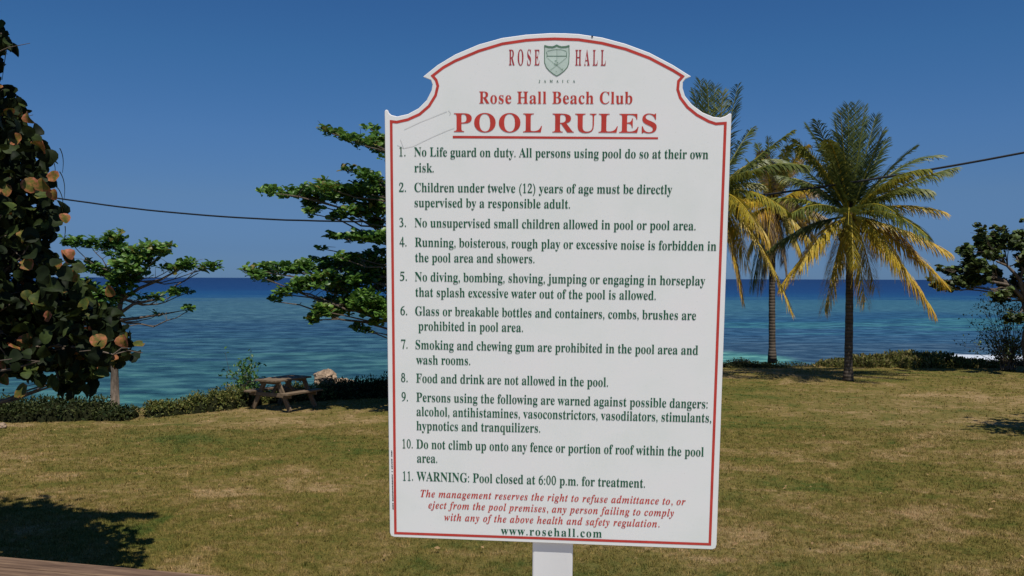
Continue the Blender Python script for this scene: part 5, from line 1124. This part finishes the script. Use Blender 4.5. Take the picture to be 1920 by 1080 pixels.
def palm(label, foot, crown_px, d, trunk, fronds, seed, leaf=.55, nuts=5, extra=8, xr=(2.4, 3.2), xt=(.22, .55)):
    """foot: world point; crown_px: heart of the crown in the photograph; fronds: (tip x, tip y, depth, bow, tint, droop, dry)"""
    r = random.Random(seed)
    heart = at(crown_px[0], crown_px[1], d)
    g_ = empty('coconut_palm', foot, label, 'palm tree', 'coconut palms by the shore')
    foot = Vector(foot); n = 24; pts = []; rad = []
    for i in range(n + 1):
        t = i / n; p = foot.lerp(heart, t); p.x += trunk[2] * math.sin(PI * t); pts.append(p)
        rad.append((trunk[0] * (1 + .45 * max(0, 1 - t * 9) ** 2) + (trunk[1] - trunk[0]) * t) * (1 + (.05 if i % 2 else -.02)))
    pts[0].z -= .12
    mb = MB(); mb.tube(pts, rad, 12); mb.build('trunk', M_trunk, g_, True)
    # fibre sheath and old stubs round the heart
    mb = MB(); mb.tube([heart + Vector((0, 0, z)) for z in (-.75, -.45, -.15, .15, .5, .8)], [trunk[1], .19, .24, .22, .13, .04], 9)
    for i in range(9):
        a = r.uniform(0, 2 * PI); q = heart + Vector((0, 0, -.35)); e = q + Vector((math.cos(a) * .42, math.sin(a) * .42, r.uniform(-.35, .12)))
        mb.tube([q, (q + e) / 2 + Vector((0, 0, .08)), e], [.07, .05, .02], 5)
    mb.build('crown_shaft', M_fibre, g_, True)
    for i in range(nuts):
        import bmesh
        a = r.uniform(0, 2 * PI); bm = bmesh.new(); bmesh.ops.create_icosphere(bm, subdivisions=2, radius=1)
        for v in bm.verts: v.co = Vector((v.co.x * .10, v.co.y * .10, v.co.z * .135))
        me = bpy.data.meshes.new('coconut'); bm.to_mesh(me); bm.free(); me.materials.append(M_husk)
        for p_ in me.polygons: p_.use_smooth = True
        o = bpy.data.objects.new('coconut', me); o.parent = g_; COL.objects.link(o)
        o.location = heart + Vector((math.cos(a) * .27, math.sin(a) * .27, -.42 - r.uniform(0, .2))) - foot
    lst = []
    for (tx_, ty_, dz_, bow, tn, dr, dry) in fronds:
        tip = at(tx_, ty_, d + dz_); mid = (heart + tip) / 2; ln = (tip - heart).length
        lst.append((heart + Vector((0, 0, .1)), mid + Vector((0, 0, bow * ln)), tip, tn, dr, dry))
    for i in range(extra):
        a = (i + r.uniform(.1, .9)) / extra * 2 * PI; e = r.uniform(-.7, 1.1); ln = r.uniform(*xr)
        tip = heart + Vector((math.cos(a) * math.cos(e), math.sin(a) * math.cos(e) , math.sin(e))) * ln
        mid = (heart + tip) / 2 + Vector((0, 0, .28 * ln))
        lst.append((heart + Vector((0, 0, .1)), mid, tip, r.uniform(*xt) + (.25 if e < -.3 else 0), .6, .1))
    for i, (a, m_, b, tn, dr, dry) in enumerate(lst):
        me = frond_mesh(a, m_, b, tn, dr, seed * 100 + i, leaf, dry=dry)
        o = link_mesh('frond', me, g_)
    return g_
# main palm
F2 = [(1590, 198, .6, .04, .12, .15, 0), (1622, 200, -.5, .03, .16, .15, 0), (1642, 218, .9, .02, .10, .15, 0), (1564, 226, .2, .06, .22, .2, .05), (1604, 196, 1.2, .03, .08, .15, 0), (1575, 210, -.8, .04, .26, .2, 0),
      (1512, 234, .8, .14, .16, .35, 0), (1492, 262, -.6, .18, .30, .4, 0), (1530, 226, -1.2, .10, .12, .35, 0), (1656, 244, -1.0, .05, .20, .2, .1), (1662, 262, .8, .05, .12, .3, 0),
      (1764, 292, .8, .26, .20, .35, .1), (1716, 276, -.6, .12, .12, .3, 0), (1792, 314, -.3, .12, .25, .55, .1), (1770, 398, .4, .18, .60, .5, .1), (1700, 330, -1.6, .2, .42, .5, .2),
      (1780, 474, -.2, .12, .64, .55, .1), (1774, 536, .9, .14, .63, .55, .15), (1752, 588, -.7, .20, .60, .8, .35), (1690, 500, -2.2, .25, .58, .8, .15), (1622, 566, -.9, .22, .60, .7, .35), (1640, 540, 1.0, .26, .50, .7, .4),
      (1546, 582, -.5, .20, .62, .6, .3), (1500, 500, -1.2, .24, .58, .6, .2), (1464, 536, .4, .16, .58, .7, .2), (1440, 470, 1.4, .20, .18, .6, .1), (1440, 372, -.4, .16, .40, .5, .05), (1462, 330, .9, .2, .18, .5, .1),
      (1484, 400, -1.9, .22, .28, .6, .1), (1468, 300, 1.8, .2, .14, .4, .0), (1560, 520, .8, .2, .45, .7, .3), (1600, 500, -2.0, .45, .50, .8, .2), (1680, 400, -2.4, .3, .30, .5, .1)]
palm('tall coconut palm with yellowing lower fronds standing alone on the lawn, right of the others', Vector((at(1590, 713, 29.1).x, 29.1, 0)), (1593, 412), 29.1, (.135, .105, .02), F2, 2, .80, 6, 12)
# thin palm half behind it
F1_ = [(1500, 300, .6, .2, .9, .6, .1), (1520, 350, -.3, .2, .55, .7, .3), (1512, 412, .5, .25, .78, .8, .2), (1500, 470, -.5, .3, .52, .9, .3), (1530, 470, -.4, .25, .55, .9, .35), (1400, 300, .4, .15, .30, .4, 0), (1440, 258, .2, .05, .22, .3, 0),
       (1478, 270, -.5, .08, .35, .35, 0), (1420, 270, .8, .08, .2, .3, 0), (1400, 380, -.7, .2, .6, .7, .2), (1404, 470, .3, .25, .55, .9, .3), (1432, 505, -.6, .35, .6, .9, .3), (1470, 490, .8, .3, .9, .9, .1), (1410, 540, .9, .25, .25, .9, .6),
       (1455, 470, -.9, .5, .85, 1.0, .1), (1490, 380, -1.2, .3, .92, .8, 0), (1425, 540, -.4, .3, .93, 1.1, .1), (1476, 520, -.2, .35, .95, 1.1, .1), (1438, 480, -1, .5, .9, 1.1, .1), (1545, 360, .3, .2, .88, .7, .1), (1400, 430, -.9, .25, .85, .9, .1), (1550, 420, .6, .25, .45, .8, .3)]
palm('thin coconut palm with drooping dry fronds just right of the sign edge', Vector((at(1448, 676, 35.6).x, 35.6, 0.1)), (1450, 392), 35.6, (.135, .11, -.03), F1_, 3, .72, 3, 10, (2.2, 2.9), (.25, .95))
# palm mostly hidden by the sign
F3 = [(1326, 156, .5, .03, .14, .2, 0), (1300, 168, -.4, .04, .22, .25, 0), (1282, 190, .6, .08, .30, .3, .1), (1356, 172, -.6, .03, .30, .2, .05), (1384, 160, .7, .02, .08, .28, .2), (1312, 150, .9, .03, .10, .2, 0), (1340, 160, 1.2, .02, .12, .2, 0),
      (1488, 244, -.6, .06, .26, .5, .1), (1410, 240, .8, .10, .16, .4, .2), (1440, 446, -.6, .34, .62, .75, .1), (1484, 584, -1.0, .30, .60, .6, .2), (1392, 566, -.4, .30, .70, .7, .3), (1400, 500, .9, .30, .55, .8, .2), (1240, 260, .3, .2, .3, .5, 0),
      (1210, 380, -.5, .25, .5, .6, .1), (1230, 480, .4, .3, .6, .7, .1), (1290, 540, -.6, .35, .6, .8, .2), (1345, 560, .7, .3, .6, .8, .2), (1412, 320, -1.4, .2, .35, .5, .1), (1425, 345, .4, .22, .40, .6, .2)]
palm('coconut palm mostly hidden by the sign, its fronds showing past the right edge', Vector((at(1322, 711, 29.4).x, 29.4, 0)), (1338, 372), 29.4, (.15, .12, .03), F3, 4, .80, 4, 10, (2.6, 3.2))

# ---- tree out on the right whose shade falls into the lawn
o0 = Vector((14.9, 18.5, 0))
t5 = empty('sea_almond_tree', o0, 'broad sea almond tree shading the lawn beyond the right picture edge', 'tree')
rnd = random.Random(12); r = np.random.default_rng(50)
P_ = []; cen = []
for _ in range(46):
    a = rnd.uniform(0, 2 * PI); rr1 = 3.8 * math.sqrt(rnd.random()); c = Vector((15.2 + rr1 * math.cos(a), 18.5 + rr1 * .62 * math.sin(a), 3.4 + rnd.choice([0, .8, 1.6, 2.4]) * (1 - rr1 / 4.2)))
    cen.append(c); P_.append(np.array(c) + r.normal(0, 1, (26, 3)) * [.38, .38, .12])
P_ = np.concatenate(P_); P_ = np.repeat(P_, 6, 0); n = len(P_); ang = r.uniform(0, 2 * PI, n)
leaf_object('crown', OVAL, P_, np.stack([np.cos(ang), np.sin(ang), r.normal(.3, .3, n)], 1), r.normal(0, .3, (n, 3)) + [0, 0, 1], r.uniform(.1, .17, n), r.uniform(.1, .9, n), M_almond, t5)
nodes = [(Vector((14.9, 18.5, z)), .2 - z * .025) for z in (0, 1, 2, 3, 4, 5)]
mb = MB(); mb.tube([n_[0] for n_ in nodes], [n_[1] for n_ in nodes], 9); mb.build('trunk', M_bark, t5, True)
limb_mesh(nodes[2:], cen, .1, 9, .02, -.03).build('branch', M_bark, t5)

# ------------------------------------------------------------------ overhead cable
a, m_, b = at(118, 373, 38), at(725, 417, 34), at(1920, 286, 27.2)
ts = [(-960 + 118) / 1.0, (-960 + 725), (1920 - 960)]
A_, M_, B_ = np.array(a), np.array(m_), np.array(b)
hx = np.array([A_[0], M_[0], B_[0]]); co = np.polyfit(hx, [A_[2], M_[2], B_[2]], 2)
xs = np.linspace(A_[0] - 14, B_[0] + 6, 80)
mb = MB(); rnd = random.Random(1)
mb.tube([(x, A_[1] + (B_[1] - A_[1]) * (x - A_[0]) / (B_[0] - A_[0]), np.polyval(co, x) + rnd.uniform(-.006, .006)) for x in xs], 0.034, 6)
o = mb.build('overhead_cable', M_cable)
tag(o, 'thin black cable sagging across the sky behind the sign', 'cable')
